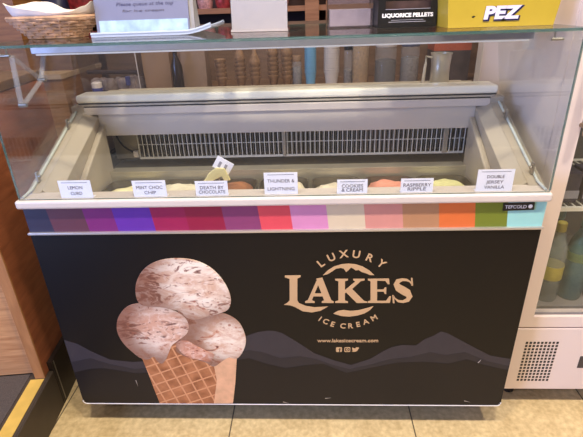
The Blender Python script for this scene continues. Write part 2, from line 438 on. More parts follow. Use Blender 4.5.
# bottom bright edge
be = MB(); o_ = [p for p in rrect(-HB, HB, 0.0995, 0.8, 0.012) if p[1] < 0.111]
be.tube([(-HB+0.001, 0.012, 0.114)] + [(x, 0.012, z) for x, z in o_] + [(HB-0.001, 0.012, 0.114)], 0.0032, 6)
be.build('bottom_trim', mat('white_edge_trim', (236, 230, 220), 0.4), FZ, smooth=True)
MB().box(-HB-0.003, HB+0.003, 0.004, 0.03, 0.7235, 0.7295).build('trim', MT['silver'], FZ, 0.001)
# colour strip
bx = [-.674, -.604, -.508, -.430, -.330, -.240, -.143, -.050, .032, .125, .220, .316, .407, .497, .577, .668]
cols = [(44, 40, 62), (92, 50, 62), (118, 34, 104), (96, 42, 150), (150, 24, 74), (142, 20, 58), (132, 56, 100), (214, 72, 84), (206, 134, 174),
        (208, 190, 160), (204, 138, 126), (176, 128, 92), (214, 108, 54), (112, 124, 40), (150, 206, 198)]
cs = MB()
for i in range(15):
    a, b = bx[i], bx[i+1]; sh = 0.004
    cs.poly([[(max(-HB, a+sh), 0.7295), (b+sh if i < 14 else HB, 0.7295), (b-sh if i < 14 else HB, 0.802), (max(-HB, a-sh), 0.802)]], lambda x, z, t: Vector((x, 0.03-t, z)), 0.018, i)
strip = cs.build('colour_strip', [mat('strip_colour', c, 0.4, var=0.03) for c in cols], FZ); strip['label'] = 'row of coloured blocks from navy through crimson to aqua'
bd = MB()
bp0 = [on_y(u, v, 0.008) for u, v in ((504, 203.5), (535, 202.5), (534, 210), (503, 211))]
bd.poly([[(p.x, p.z) for p in bp0]], lambda x, z, t: Vector((x, 0.0115-t, z)), 0.003)
badge = bd.build('badge', MT['dark'], FZ); badge['label'] = 'small black badge with white lettering'
bl = MB(); c_ = on_y(516, 207, 0.008); text_to(bl, 'TEFCOLD', 0.0125, (c_.x, 0.0082, c_.z), width=0.052)
c_ = on_y(530.5, 206.4, 0.008)
bl.poly([[(c_.x+0.0052*math.cos(a*PI/6), c_.z+0.0052*math.sin(a*PI/6)) for a in range(12)]], lambda x, z, t: Vector((x, 0.0085-t, z)), 0.0006)
bl.build('badge_lettering', MT['whiteink'], badge)

# -- printed mountains
def fr(u, v):
    p = on_y(u, v, YP); return (p.x, p.z)
def ridge(name, pts, layer, m, u0=None):
    ps = [fr(*p) for p in pts]
    ps[0] = (-HB+0.001, ps[0][1]); ps[-1] = (HB-0.001, ps[-1][1])
    lo = [(HB-0.001, 0.13), (HB-0.02, 0.105), (-HB+0.02, 0.105), (-HB+0.001, 0.13)]
    MB().poly([ps+lo], P3, 0.0004*layer).build(name, m, front_panel)
far = [(67, 340), (78, 344), (90.6, 351), (110, 359.6), (132, 362), (160, 360), (200, 350), (235, 341), (249, 335), (258, 332), (268, 330.6), (275, 331), (282, 333), (295.6, 341), (305, 347), (314, 353), (333, 360), (351, 365), (370, 359), (383.5, 351), (392, 347), (402, 345), (416, 345.5), (425, 339), (433, 336), (441, 331.5), (447, 333), (453, 336), (471.5, 346), (490, 355.5), (508, 359)]
mid = [(73, 362), (90, 358), (110, 364), (135, 369), (160, 366), (249, 350), (262, 352), (280, 358), (300, 356), (316, 359), (333, 365), (350, 369), (372, 364), (390, 359), (410, 357), (430, 352), (445, 355), (465, 352), (487, 361), (507, 366)]
near = [(77, 372), (90.6, 368.5), (104, 368), (118, 370), (135, 373), (160, 372), (200, 366), (249, 358), (268, 364), (286, 368), (305, 365), (323, 363.5), (346.5, 372.7), (374, 367), (397, 362.5), (425, 361.6), (448, 363.5), (467, 359), (485, 365), (505, 370)]
ridge('mountain_print', far, 1, MT['ridge_far']); ridge('mountain_print', mid, 2, MT['ridge_mid']); ridge('mountain_print', near, 3, MT['ridge_near'])

# -- printed cone and scoops
def smoothpoly(pts, n=4):
    out = []; k = len(pts)
    for i in range(k):
        p0, p1, p2, p3 = [Vector((*pts[(i+j-1) % k], 0)) for j in range(4)]
        for s in range(n):
            t = s/n
            q = 0.5*((2*p1) + (p2-p0)*t + (2*p0-5*p1+4*p2-p3)*t*t + (3*p1-p0-3*p2+p3)*t*t*t)
            out.append((q.x, q.y))
    return out
def decal(name, pts, layer, m, parent, smooth=True):
    ps = [fr(*p) for p in pts]
    if smooth: ps = smoothpoly(ps)
    ps = [(x, max(z, 0.1035)) for x, z in ps]
    return MB().poly([ps], P3, 0.0004*layer).build(name, m, parent)
cone = [(141, 355), (148, 372), (154, 388), (160, 403), (197, 403.2), (233, 403), (235.3, 384), (237, 357), (215, 345), (180, 340)]
decal('cone_print', cone, 4, cone_print(), front_panel, False)['label'] = 'printed waffle cone'
wrap = [(213, 360), (217, 380), (214, 403), (233, 403), (235.3, 384), (237, 355), (225, 352)]
decal('cone_print', wrap, 5, mat('pale_wafer_print', (222, 172, 132), 0.35, var=0.12, scale=40), front_panel, False)['label'] = 'printed pale edge of the waffle cone'
right = [(183, 322), (178, 311), (190, 311), (200, 313), (210, 313), (222, 313), (231, 316), (239, 322), (244, 331), (246, 341), (243, 351), (237, 358), (229, 357), (222, 361), (214, 366), (206, 362), (197, 359), (186, 356), (176, 350), (180, 340), (184, 330)]
left = [(117, 327), (118.5, 317), (125, 308), (133, 304), (145, 303), (157, 305), (168, 308), (178, 312), (186, 318), (189, 326), (187, 333), (181, 338), (177, 341), (172, 345), (169, 352), (166, 359), (162, 363), (157, 360), (154, 356), (148, 359), (140, 357), (131, 350), (124, 343), (119, 335)]
topsc = [(136.5, 296), (136, 285), (140, 274), (148, 265.5), (160, 260), (175, 258), (190, 259), (203, 263), (214, 270), (223, 280), (229, 291), (231, 301), (228, 309), (219, 313), (207, 316), (196, 319), (187, 317), (181, 311), (172, 309), (160, 306.5), (148, 306), (140, 303)]
decal('scoop_print', right, 6, scoop_print('scoop_print_pale', 228, 340, 36, 3.1, (196, 118, 84), [(189, 322, 10, 0.35), (228, 338, 16, 0.12), (200, 352, 20, 0.14), (192, 356, 12, 0.2)]), front_panel)['label'] = 'printed ice cream scoop at the right of the cone'
decal('scoop_print', left, 7, scoop_print('scoop_print_rippled', 164, 330, 42, 7.7, (130, 76, 64), [(122, 326, 15, 0.5), (133, 334, 16, 0.34), (150, 336, 14, 0.14), (165, 316, 16, 0.12), (172, 330, 14, 0.1)], ((210, 162, 136), (242, 222, 202))), front_panel)['label'] = 'printed rippled ice cream scoop at the left of the cone'
decal('scoop_print', topsc, 8, scoop_print('scoop_print_upper', 200, 281, 56, 11.3, (140, 82, 66), [(147, 278, 17, 0.5), (143, 296, 15, 0.42), (157, 293, 16, 0.3), (178, 262, 13, 0.16), (212, 304, 12, 0.16), (192, 268, 10, 0.12)]), front_panel)['label'] = 'printed ice cream scoop on top'
drip = [(176, 343), (186, 340), (196, 345), (206, 350), (214, 354), (210, 361), (200, 359), (190, 357), (182, 352)]
decal('scoop_print', drip, 9, scoop_print('scoop_print_drip', 196, 350, 26, 9.4, (178, 104, 84), [(196, 350, 24, 0.12)], ((196, 132, 104), (226, 180, 156))), front_panel)['label'] = 'printed melted ripple over the waffle cone'

# -- printed logo (outlines given in a 538-wide window on the logo)
def lg(u, v): return fr(270+u/3.3625, 235+v/3.3625)
LG = MB()
def lp(*loops): LG.poly([[lg(*p) for p in l] for l in loops], P3, 0.0008)
lp([(50, 136), (103, 135), (103, 141), (92, 146), (92, 220), (98, 229), (120, 238), (150, 243), (195, 240), (170, 254), (140, 260), (110, 256), (85, 242), (68, 236), (47, 234), (58, 228), (66, 220), (66, 147), (50, 142)])
lp([(118, 228), (118, 223), (127, 219), (158, 150), (155, 147), (176, 143), (206, 219), (214, 223), (214, 228), (174, 228), (174, 223), (182, 219), (177, 206), (146, 206), (141, 219), (150, 223), (150, 228)], [(150, 196), (173, 196), (162, 168)])
lp([(219, 147), (262, 147), (262, 152), (252, 155), (252, 185), (287, 156), (280, 152), (280, 147), (318, 147), (318, 152), (305, 155), (276, 181), (316, 221), (327, 224), (327, 228), (292, 228), (256, 193), (252, 196), (252, 220), (262, 223), (262, 228), (219, 228), (219, 223), (230, 220), (230, 155), (219, 152)])
lp([(329, 147), (400, 146), (402, 165), (396, 165), (388, 154), (360, 153), (360, 183), (382, 183), (386, 176), (391, 176), (391, 198), (386, 198), (382, 190), (360, 190), (360, 221), (390, 221), (401, 206), (407, 206), (403, 228), (329, 228), (329, 223), (338, 220), (338, 155), (329, 152)])
sp = [(476, 166, 2), (471, 157, 5), (460, 151, 8), (445, 150, 9), (430, 155, 15), (425, 165, 20), (432, 177, 25), (447, 186, 27), (462, 195, 26), (469, 207, 20), (463, 218, 14), (447, 224, 9), (431, 222, 7), (420, 213, 4), (415, 203, 2)]
sl, sr = [], []
for i, (x, y, w) in enumerate(sp):
    a = sp[max(0, i-1)]; b = sp[min(len(sp)-1, i+1)]; dx, dy = b[0]-a[0], b[1]-a[1]; d = math.hypot(dx, dy)
    sl.append((x-dy/d*w/2, y+dx/d*w/2)); sr.append((x+dy/d*w/2, y-dx/d*w/2))
lp(sl+sr[::-1]); lp([(474, 144), (479, 144), (481, 170), (475, 170)]); lp([(411, 202), (416, 202), (419, 229), (413, 229)])
lp([(178, 135), (195, 118), (215, 106), (240, 98), (264, 96), (288, 98), (312, 106), (334, 119), (351, 135), (336, 134), (322, 128), (308, 124), (298, 117), (288, 119), (281, 113), (272, 109), (264, 118), (256, 124), (248, 113), (238, 110), (222, 113), (206, 124), (192, 132)])
lp([(213, 264), (228, 255), (248, 252), (270, 255), (295, 253), (320, 247), (348, 239), (336, 252), (318, 263), (295, 270), (268, 274), (240, 272)])
def arc(word, pts, size, bold):
    for ch, (u, v, rot) in zip(word, pts):
        x, z = lg(u, v); text_to(LG, ch, size, (x, YP-0.0007, z), bold=bold, rot=math.radians(rot))
arc('LUXURY', [(171, 96, 36), (207, 76, 23), (248, 65, 8), (290, 66, -7), (334, 77, -22), (374, 97, -36)], 0.0315, 0.0006)
arc('ICE', [(168, 282, -32), (187, 291, -26), (210, 300, -18)], 0.0245, 0.0005)
arc('CREAM', [(245, 306, -7), (270, 306, 3), (296, 301, 12), (322, 292, 20), (350, 279, 30)], 0.0245, 0.0005)
LG.build('logo_print', MT['gold'], front_panel)
UR = MB(); x, z = lg(262, 355); text_to(UR, 'www.lakesicecream.com', 0.0175, (x, YP-0.0007, z), width=0.178, bold=0.0003)
# three social marks
def icon_sq(u, v, s, hole):
    x, z = lg(u, v); o = rrect(x-s, x+s, z-s, z+s, s*0.35, 3, True)
    return (x, z, o)
x, z, o = icon_sq(232, 385, 0.0088, None); s = 0.0088
UR.poly([o, [(x+s*.05, z-s), (x+s*.05, z-s*.05), (x-s*.22, z-s*.05), (x-s*.22, z+s*.22), (x+s*.05, z+s*.22), (x+s*.05, z+s*.5), (x+s*.3, z+s*.78), (x+s*.66, z+s*.78), (x+s*.66, z+s*.5), (x+s*.38, z+s*.5), (x+s*.38, z+s*.22), (x+s*.66, z+s*.22), (x+s*.6, z-s*.05), (x+s*.38, z-s*.05), (x+s*.38, z-s)][::-1]], P3, 0.0008)
x, z, o = icon_sq(260, 385, 0.0088, None)
UR.poly([o, rrect(x-s*.74, x+s*.74, z-s*.74, z+s*.74, s*0.3, 3, True)[::-1]], P3, 0.0008)
UR.poly([[(x+s*.46*math.cos(a), z+s*.46*math.sin(a)) for a in [i*PI/8 for i in range(16)]], [(x+s*.24*math.cos(a), z+s*.24*math.sin(a)) for a in [-i*PI/8 for i in range(16)]]], P3, 0.0008)
x, z = lg(287, 385); s = 0.0105
UR.poly([[(x+s*a, z+s*b) for a, b in ((-1, -.55), (-.55, -.75), (0, -.75), (.5, -.45), (.75, .05), (.8, .35), (1.05, .62), (.8, .58), (.95, .8), (.68, .7), (.4, .8), (.1, .65), (.0, .38), (-.4, .45), (-.85, .78), (-.92, .4), (-.75, .1), (-.92, .12), (-.7, -.2), (-.8, -.22), (-.5, -.42))]], P3, 0.0008)
UR.build('web_print', MT['gold'], front_panel)
# a few pale scuffs on the panel
scm = mat('pale_scuff', (170, 160, 150), 0.5)
for a, b in (((478, 362.5), (481, 359.5)), ((136, 380), (138.2, 386)), ((283, 401.5), (289, 403)), ((464, 400.5), (470, 401.8)), ((325, 398), (331, 397.5))):
    p, q = fr(*a), fr(*b); d = Vector((q[0]-p[0], q[1]-p[1])).normalized()*0.0011
    MB().poly([[(p[0]-d.y, p[1]+d.x), (p[0]+d.y, p[1]-d.x), (q[0], q[1])]], P3, 0.0019).build('scuff', scm, front_panel)

# -- top frame
led = MB(); led.box(-0.675, 0.6715, -0.004, 0.062, 0.802, 0.825)
led.build('front_ledge', MT['white'], FZ, 0.006, seg=3)
MB().box(-0.60, 0.60, 0.062, 0.078, 0.70, 0.816).build('ledge_step', MT['cream'], FZ, 0.003)
ZR = 0.985
def side_profile(dz): return [(0.0, 0.802), (0.0, 0.824-dz*0), (0.062, 0.830-dz), (0.38, 0.966-dz), (0.38, ZR-dz*0.2), (0.69, ZR-dz*0.2), (0.69, 0.802)]
for s in (-1, 1):
    r_ = MB()
    X = lambda a, b: lambda y, z, t: Vector((s*(a+(b-a)*t), y, z))
    r_.poly([[(0.05, 0.802), (0.05, 0.8265), (0.062, 0.830), (0.38, 0.966), (0.38, ZR), (0.69, ZR), (0.69, 0.802)]], X(0.634, 0.6735), 1)
    # sloping inner shoulder
    a = [(0.062, 0.830), (0.38, 0.966)]; b = [(0.075, 0.815), (0.40, 0.955)]
    vs = [Vector((s*0.634, 0.062, 0.830)), Vector((s*0.634, 0.40, 0.974)), Vector((s*0.596, 0.40, 0.952)), Vector((s*0.596, 0.062, 0.808)),
          Vector((s*0.634, 0.062, 0.60)), Vector((s*0.634, 0.40, 0.60)), Vector((s*0.596, 0.40, 0.60)), Vector((s*0.596, 0.062, 0.60))]
    r_.add(vs, [(0, 1, 2, 3), (4, 5, 6, 7), (0, 4, 7, 3), (1, 5, 6, 2), (0, 1, 5, 4), (3, 2, 6, 7)])
    r_.build('side_rim', MT['cream'], FZ, 0.002)
    w = MB(); w.poly([[(0.075, 0.60), (0.075, 0.745), (0.35, 0.905), (0.385, 0.925), (0.385, 0.60)]], X(0.578, 0.596), 1)
    w.build('side_liner', MT['cream'], FZ, 0.004)
# rear frame
MB().box(-0.634, 0.634, 0.380, 0.405, 0.957, 0.9805).build('rear_rim', MT['white'], FZ, 0.003)
MB().box(-0.634, 0.634, 0.405, 0.45, 0.93, 0.979).box(-0.645, 0.645, 0.386, 0.44, 0.9805, 0.9845).build('door_track', MT['dark'], FZ)
MB().box(-0.648, 0.648, 0.384, 0.445, 0.9845, 0.9895).build('door_rail', mat('dull_rail', (190, 180, 162), 0.45, 0.3, var=0.06), FZ, 0.001)
MB().box(-0.652, 0.652, 0.390, 0.450, 0.9895, 0.9935).build('door_track', MT['shadowy'], FZ)
MB().box(-0.655, 0.655, 0.384, 0.462, 0.9935, 1.0185).build('lid_bar', mat('ivory_bar', (250, 244, 222), 0.3, var=0.01), FZ, 0.008, seg=3)
MB().box(-0.634, 0.634, 0.445, 0.69, 0.93, ZR+0.003).build('rear_ledge', MT['cream'], FZ, 0.002)
MB().box(-0.596, 0.596, 0.388, 0.40, 0.888, 0.958).build('rear_liner', MT['liner'], FZ, 0.002)
# evaporator bay
eb = MB(); eb.box(-0.596, 0.596, 0.50, 0.52, 0.70, 0.93).box(-0.596, 0.596, 0.40, 0.50, 0.888, 0.90).box(-0.596, 0.596, 0.395, 0.52, 0.758, 0.768)
eb.build('evaporator_bay', MT['shadowy'], FZ)
ev = MB(); ev.box(-0.50, 0.590, 0.462, 0.498, 0.80, 0.887)
fn = ev.build('evaporator', MT['fins'], FZ)
tb = MB()
for z in (0.82, 0.866): tb.tube([(-0.50, 0.470, z), (0.59, 0.470, z)], 0.003, 6)
nfin = 144
for i in range(nfin):
    x = -0.497+i*1.083/(nfin-1); tb.box(x-0.0008, x+0.0008, 0.452, 0.464, 0.802, 0.886)
tb.build('cooling_fins', mat('pale_fins', (150, 140, 124), 0.4, 0.4, var=0.15), FZ)
gw = MB()
for z in (0.797, 0.842, 0.885): gw.tube([(-0.502, 0.438, z), (0.592, 0.438, z)], 0.0016, 6)
for i in range(72):
    x = -0.50+i*1.09/71; gw.tube([(x, 0.436, 0.795), (x, 0.436, 0.887)], 0.0018, 6)
gw.box(-0.502, 0.592, 0.434, 0.442, 0.792, 0.797)
gw.build('wire_grille', MT['wire'], FZ, smooth=False)
MB().box(-0.010, 0.002, 0.430, 0.44, 0.795, 0.888).build('grille_post', MT['cream'], FZ, 0.002)
MB().box(0.520, 0.536, 0.430, 0.44, 0.795, 0.888).build('grille_post', MT['cream'], FZ, 0.002)
MB().box(-0.59, -0.502, 0.452, 0.50, 0.79, 0.888).build('bracket_plate', mat('zinc_plate', (158, 150, 134), 0.4, 0.5, var=0.12), FZ)
wr = MB(); pts = []
for i in range(13):
    t = i/12; pts.append((-0.575+0.06*t, 0.444-0.01*math.sin(t*PI), 0.885-0.075*t**0.55))
wr.tube(pts, 0.0032, 8); wr.build('cable', MT['dark'], FZ, smooth=True)
MB().box(-0.520, -0.503, 0.425, 0.445, 0.80, 0.822).build('cable_clip', MT['white'], FZ, 0.003)
# lower rear shelf inside, then front bulkheads around the tubs
MB().box(-0.578, 0.578, 0.352, 0.396, 0.768, 0.776).box(-0.578, 0.578, 0.352, 0.358, 0.62, 0.768).build('tub_ledge', mat('worn_steel', (176, 168, 148), 0.35, 0.55, var=0.12, scale=12), FZ, 0.001)
MB().box(-0.578, 0.578, 0.08, 0.352, 0.60, 0.615).build('tank_floor', MT['shadowy'], FZ)

# -- glass
def pane(name, quad, normal, th, parent=FZ, m=None, edges=None):
    q = [Vector(p) for p in quad]; n = Vector(normal).normalized()*th
    mb = MB(); vs = q+[p+n for p in q]; k = len(q)
    mb.add(vs, [tuple(range(k)), tuple(range(k, 2*k))], 0)
    for i in range(k): mb.add([vs[i], vs[(i+1) % k], vs[(i+1) % k+k], vs[i+k]], [(0, 1, 2, 3)], 1 if edges is None or i in edges else 0)
    return mb.build(name, m or [MT['glass'], MT['edge']], parent)
ZT = 1.195
pane('front_glass', [(-0.6642, 0.004, 0.8255), (0.6642, 0.004, 0.8255), (0.6642, 0.009, ZT-0.0065), (-0.6642, 0.009, ZT-0.0065)], (0, 1, 0), 0.006)
for s in (-1, 1):
    pane('side_glass', [(s*0.6645, 0.012, 0.8275), (s*0.6645, 0.06, 0.8305), (s*0.6645, 0.38, 0.9675), (s*0.6645, 0.40, 0.987), (s*0.6645, 0.50, ZT-0.0065), (s*0.6645, 0.016, ZT-0.0065)], (s, 0, 0), 0.006, edges=(5,))
pane('top_glass', [(-0.673, 0.004, ZT-0.006), (0.673, 0.004, ZT-0.006), (0.673, 0.62, ZT-0.006), (-0.673, 0.62, ZT-0.006)], (0, 0, 1), 0.006)
for s in (-1, 1):
    g = MB(); g.tube([(s*0.659, 0.014, 0.829), (s*0.659, 0.06, 0.833), (s*0.659, 0.38, 0.970)], 0.0035, 6)
    g.build('gasket', MT['gasket'], FZ, smooth=True)
    for y, z in ((0.09, 0.848), (0.305, 0.940)):
        c = MB(); c.box(s*0.654-0.003, s*0.654+0.003, y-0.006, y+0.006, z-0.006, z+0.024); c.tube([(s*0.651, y, z+0.012), (s*0.646, y, z+0.012)], 0.0045, 10)
        c.build('glass_clip', MT['steel'], FZ, 0.001)
    c = MB(); c.tube([(s*0.663, 0.09, ZT-0.028), (s*0.636, 0.09, ZT-0.028)], 0.0035, 10); c.tube([(s*0.642, 0.09, ZT-0.028), (s*0.642, 0.09, ZT-0.0065)], 0.0022, 8)
    c.build('glass_clamp', MT['steel'], FZ, smooth=True)
lb = MB(); lb.box(-0.645, 0.645, 0.195, 0.23, 1.160, 1.180); lb.box(-0.60, -0.58, 0.205, 0.22, 1.180, ZT-0.0062); lb.box(0.58, 0.60, 0.205, 0.22, 1.180, ZT-0.0062); light_bar = lb.build('light_bar', MT['alu'], FZ, 0.002)
MB().box(-0.635, 0.635, 0.199, 0.226, 1.156, 1.1602).build('diffuser', glow('lamp_diffuser', (235, 232, 225), 0.35), light_bar)
for x in (-0.55, 0.55):
    for y in (0.20, 0.60):
        f_ = MB(); f_.lathe([(0.016, 0.088), (0.016, 0.1005)], (x, y, 0), 12); f_.lathe([(0.024, 0.0), (0.026, 0.012), (0.012, 0.03), (0.012, 0.09)], (x, y, 0.0), 14)
        f_.build('foot', MT['dark'], FZ, smooth=True)

# ================================================================== inside the freezer: tubs, cards
def tub(x, label, c, hump, seed, c2=None):
    t = thing('ice_cream_tub', (x, 0.215, 0.617), label, 'tub', 'ice cream tubs in the freezer')
    w, d, r = 0.0785, 0.128, 0.035
    def ring(k, z, n=5):
        out = []
        for cx, cy, a0 in ((w-r, d-r, 0), (-w+r, d-r, .5*PI), (-w+r, -d+r, PI), (w-r, -d+r, 1.5*PI)):
            out += [Vector((x+(cx+r*math.cos(a0+.5*PI*i/n))*k, 0.215+(cy+r*math.sin(a0+.5*PI*i/n))*k, z)) for i in range(n+1)]
        return out
    b = MB(); prof = [(0.90, 0.617), (0.98, 0.745), (1.0, 0.745), (1.0, 0.750), (0.965, 0.750), (0.95, 0.735), (0.88, 0.63)]
    rs = [ring(k, z) for k, z in prof]; n = len(rs[0])
    b.add([p for g in rs for p in g], [(i*n+k, i*n+(k+1) % n, (i+1)*n+(k+1) % n, (i+1)*n+k) for i in range(len(rs)-1) for k in range(n)] + [tuple(range(n)), tuple((len(rs)-1)*n+k for k in range(n))])
    b.build('tub_shell', mat('tub_steel', (96, 90, 80), 0.4, 0.6), t, smooth=True)
    rg = random.Random(seed); m = MB(); N_ = 14; vs = []; fs = []
    for j in range(N_+1):
        for i in range(N_+1):
            a, bb = i/N_*2-1, j/N_*2-1
            # squircle map
            px = a*math.sqrt(1-bb*bb*0.35); py = bb*math.sqrt(1-a*a*0.35)
            h = hump*(1-max(abs(a), abs(bb))**2.5) + 0.004*math.sin(5*a+seed)*math.cos(6*bb+seed*2) + rg.uniform(-.0015, .0015)
            vs.append((x+px*w*0.95, 0.215+py*d*0.955, 0.728+h))
    for j in range(N_):
        for i in range(N_): fs.append((j*(N_+1)+i, j*(N_+1)+i+1, (j+1)*(N_+1)+i+1, (j+1)*(N_+1)+i))
    m.add(vs, fs); m.build('ice_cream', mat('ice_cream', c, 0.55, var=0.12, scale=40, bump=0.3), t, smooth=True)
tubs = [('steel tub of pale yellow ice cream behind the leftmost card', (236, 226, 176), 0.022, 1), ('steel tub of cream ice cream behind the second card from left', (226, 216, 186), 0.036, 2),
        ('steel tub of dark brown ice cream right of the tilted tag', (150, 96, 62), 0.040, 3), ('steel tub of pale cream ice cream behind the tallest card', (228, 216, 184), 0.036, 4),
        ('steel tub of cream speckled ice cream behind the fifth card from left', (224, 212, 186), 0.022, 5), ('steel tub of pink ice cream behind the sixth card from left', (226, 150, 126), 0.037, 6),
        ('steel tub of pale green-yellow ice cream behind the rightmost card', (216, 212, 150), 0.034, 7)]
for i, (lb_, c, h, sd) in enumerate(tubs): tub(-0.492+i*0.164, lb_, c, h, sd)

def card(box, lines, label, y=0.016, tiny=True, fs=0.0125):
    u0, u1, v0, v1 = box
    a = on_y(u0, v1, y); b = on_y(u1, v1, y); zt = on_y((u0+u1)/2, v0, y).z; z0 = 0.8255
    x0, x1 = a.x, b.x; w = x1-x0; h = zt-z0; cx = (x0+x1)/2
    t = thing('flavour_card', (cx, y, z0), label, 'card', 'flavour cards along the front ledge')
    k = MB(); k.box(x0, x1, y, y+0.0012, z0, zt)
    # folded foot of the tent card
    k.box(x0, x1, y+0.0012, y+0.016, z0, z0+0.001)
    k.build('card_sheet', MT['card'], t)
    l = MB(); n = len(lines); top = zt-(0.012 if tiny else 0.006)
    step = (top-z0-0.004)/n
    for i, s in enumerate(lines):
        text_to(l, s, fs, (cx, y-0.0002, top-step*(i+0.5)), width=min(w*0.86, len(s)*fs*0.60))
    l.build('lettering', MT['ink'], t)
    if tiny:
        q = MB(); q.box(cx-w*0.4, cx+w*0.4, y-0.0003, y+0.0001, zt-0.0065, zt-0.0048); q.build('rule_line', MT['paleink'], t)
    return t
card((62, 94, 180.5, 199), ['LEMON', 'CURD'], 'white card reading LEMON CURD on the freezer ledge')
card((135, 168, 180.5, 200), ['MINT CHOC', 'CHIP'], 'white card reading MINT CHOC CHIP on the freezer ledge')
card((197, 229, 181, 200), ['DEATH BY', 'CHOCOLATE'], 'white card reading DEATH BY CHOCOLATE on the freezer ledge')
card((265, 298, 172.5, 197), ['THUNDER &', 'LIGHTNING'], 'taller white card reading THUNDER & LIGHTNING on the freezer ledge', y=0.018)
card((337, 367, 179.5, 197), ['COOKIES', '& CREAM'], 'white card reading COOKIES & CREAM on the freezer ledge')
card((400, 432, 178.5, 195.5), ['RASPBERRY', 'RIPPLE'], 'white card reading RASPBERRY RIPPLE on the freezer ledge')
card((475, 511, 169.5, 193), ['DOUBLE', 'JERSEY', 'VANILLA'], 'large white card reading DOUBLE JERSEY VANILLA on the freezer ledge', fs=0.0115)
# tilted tag stuck in the third tub
tg = thing('scoop_tag', (-0.185, 0.20, 0.77), 'tilted white tag with a cream-coloured clip stuck in the brown ice cream', 'tag')
R = Matrix.Translation((-0.190, 0.20, 0.815)) @ Matrix.Rotation(math.radians(-32), 4, 'Y')
MB().box(-0.026, 0.026, -0.001, 0.001, 0.006, 0.044, mtx=Matrix.Translation((-0.182, 0.20, 0.822)) @ Matrix.Rotation(math.radians(32), 4, 'Y')).build('tag_sheet', MT['card'], tg)
q = MB(); base = Matrix.Rotation(math.radians(32), 4, 'Y')
for dx in (-0.010, 0.008): q.box(dx-0.004, dx+0.004, -0.0014, -0.0009, 0.014, 0.032, mtx=Matrix.Translation((-0.182, 0.20, 0.822)) @ base)
q.build('tag_print', MT['paleink'], tg)
k = MB(); k.poly([[(-0.232, 0.795), (-0.212, 0.822), (-0.190, 0.838), (-0.165, 0.836), (-0.150, 0.800), (-0.168, 0.796), (-0.175, 0.812), (-0.196, 0.802), (-0.215, 0.790)]], lambda x, z, t: Vector((x, 0.199-t, z)), 0.008)
k.build('clip', mat('cream_clip', (240, 226, 160), 0.5, var=0.05), tg, 0.002)
MB().tube([(-0.185, 0.203, 0.745), (-0.185, 0.203, 0.83)], 0.002, 6).build('stick', MT['cream'], tg)

# ================================================================== things on the top glass
# wicker basket with paper
bl_ = on_y(16, 37, 0.20); br_ = on_y(78, 36, 0.20); cx = (bl_.x+br_.x)/2; cy = 0.26
bk = thing('wicker_basket', (cx, cy, ZT), 'small wicker basket lined with cream paper on the freezer top', 'basket')
hw, hd, HT = 0.085, 0.062, 0.042
def oval(k, z, n=56, p=2.8):
    out = []
    for i in range(n):
        a = 2*PI*i/n; c, s = math.cos(a), math.sin(a); r = (abs(c)**p+abs(s)**p)**(-1/p)
        out.append(Vector((cx+hw*k*r*c, cy+hd*k*r*s, z)))
    return out
w = MB()
for j in range(7):
    t = j/6; k = 0.82+0.46*t; base = oval(k, ZT+0.005+HT*t); cen = Vector((cx, cy, 0)); pts = []
    for i, p in enumerate(base):
        d = Vector((p.x-cx, p.y-cy, 0)).normalized(); pts.append(p+d*(0.0028*(1 if (i//2+j) % 2 else -1)))
    w.tube(pts, 0.0042, 6, closed=True)
w.tube(oval(1.30, ZT+0.005+HT+0.004), 0.0055, 6, closed=True)
wk = w.build('weave', MT['wicker'], bk, smooth=True)
st_ = MB()
b0, b1 = oval(0.82, ZT+0.004), oval(1.28, ZT+0.006+HT)
for i in range(0, 56, 2): st_.tube([b0[i], b1[i]], 0.003, 5)
st_.build('stake', MT['wicker'], bk)
f0 = MB(); n0 = oval(0.8, ZT+0.003); n1 = oval(0.8, ZT+0.007); f0.add(n0+n1, [tuple(range(56)), tuple(range(56, 112))]+[(i, (i+1) % 56, (i+1) % 56+56, i+56) for i in range(56)])
f0.build('basket_floor', MT['wicker'], bk)
# paper liner: a square napkin pressed into the basket, its corners standing up
pp = MB(); N_ = 22; vs = []; fs = []
for j in range(N_+1):
    for i in range(N_+1):
        a, b = i/N_*2-1, j/N_*2-1
        r = max(abs(a), abs(b)); ang = math.atan2(b, a+1e-9); rr = math.hypot(a, b)
        ex = math.cos(ang); ey = math.sin(ang); dd = (abs(ex)**2.8+abs(ey)**2.8)**(-1/2.8)
        dg_ = math.degrees(ang); hs = (0.026, 0.031, 0.022, 0.011, 0.005, 0.018, 0.030, 0.022, 0.012, 0.014, 0.036, 0.030, 0.026)
        q_ = (dg_+180)/30; i0 = min(11, int(q_)); f_ = q_-i0; f_ = f_*f_*(3-2*f_)
        lift = hs[i0]*(1-f_)+hs[i0+1]*f_
        rs_ = max(abs(a), abs(b)); reach = min(1.0, rs_*1.35); k = 0.86+0.44*rs_; up = max(0, rs_-0.55)/0.45*(lift+0.010)/0.62
        x_ = cx+hw*dd*ex*reach*k; y_ = cy+hd*dd*ey*reach*k
        vs.append((x_, y_, ZT+0.012+max(0, reach-0.55)*0.075+up*0.62+0.0015*math.sin(9*a+4*b)))
for j in range(N_):
    for i in range(N_): fs.append((j*(N_+1)+i, j*(N_+1)+i+1, (j+1)*(N_+1)+i+1, (j+1)*(N_+1)+i))
pp.add(vs, fs); po = pp.build('paper_liner', MT['paper'], bk, smooth=False)
sm = po.modifiers.new('thickness', 'SOLIDIFY'); sm.thickness = 0.0008

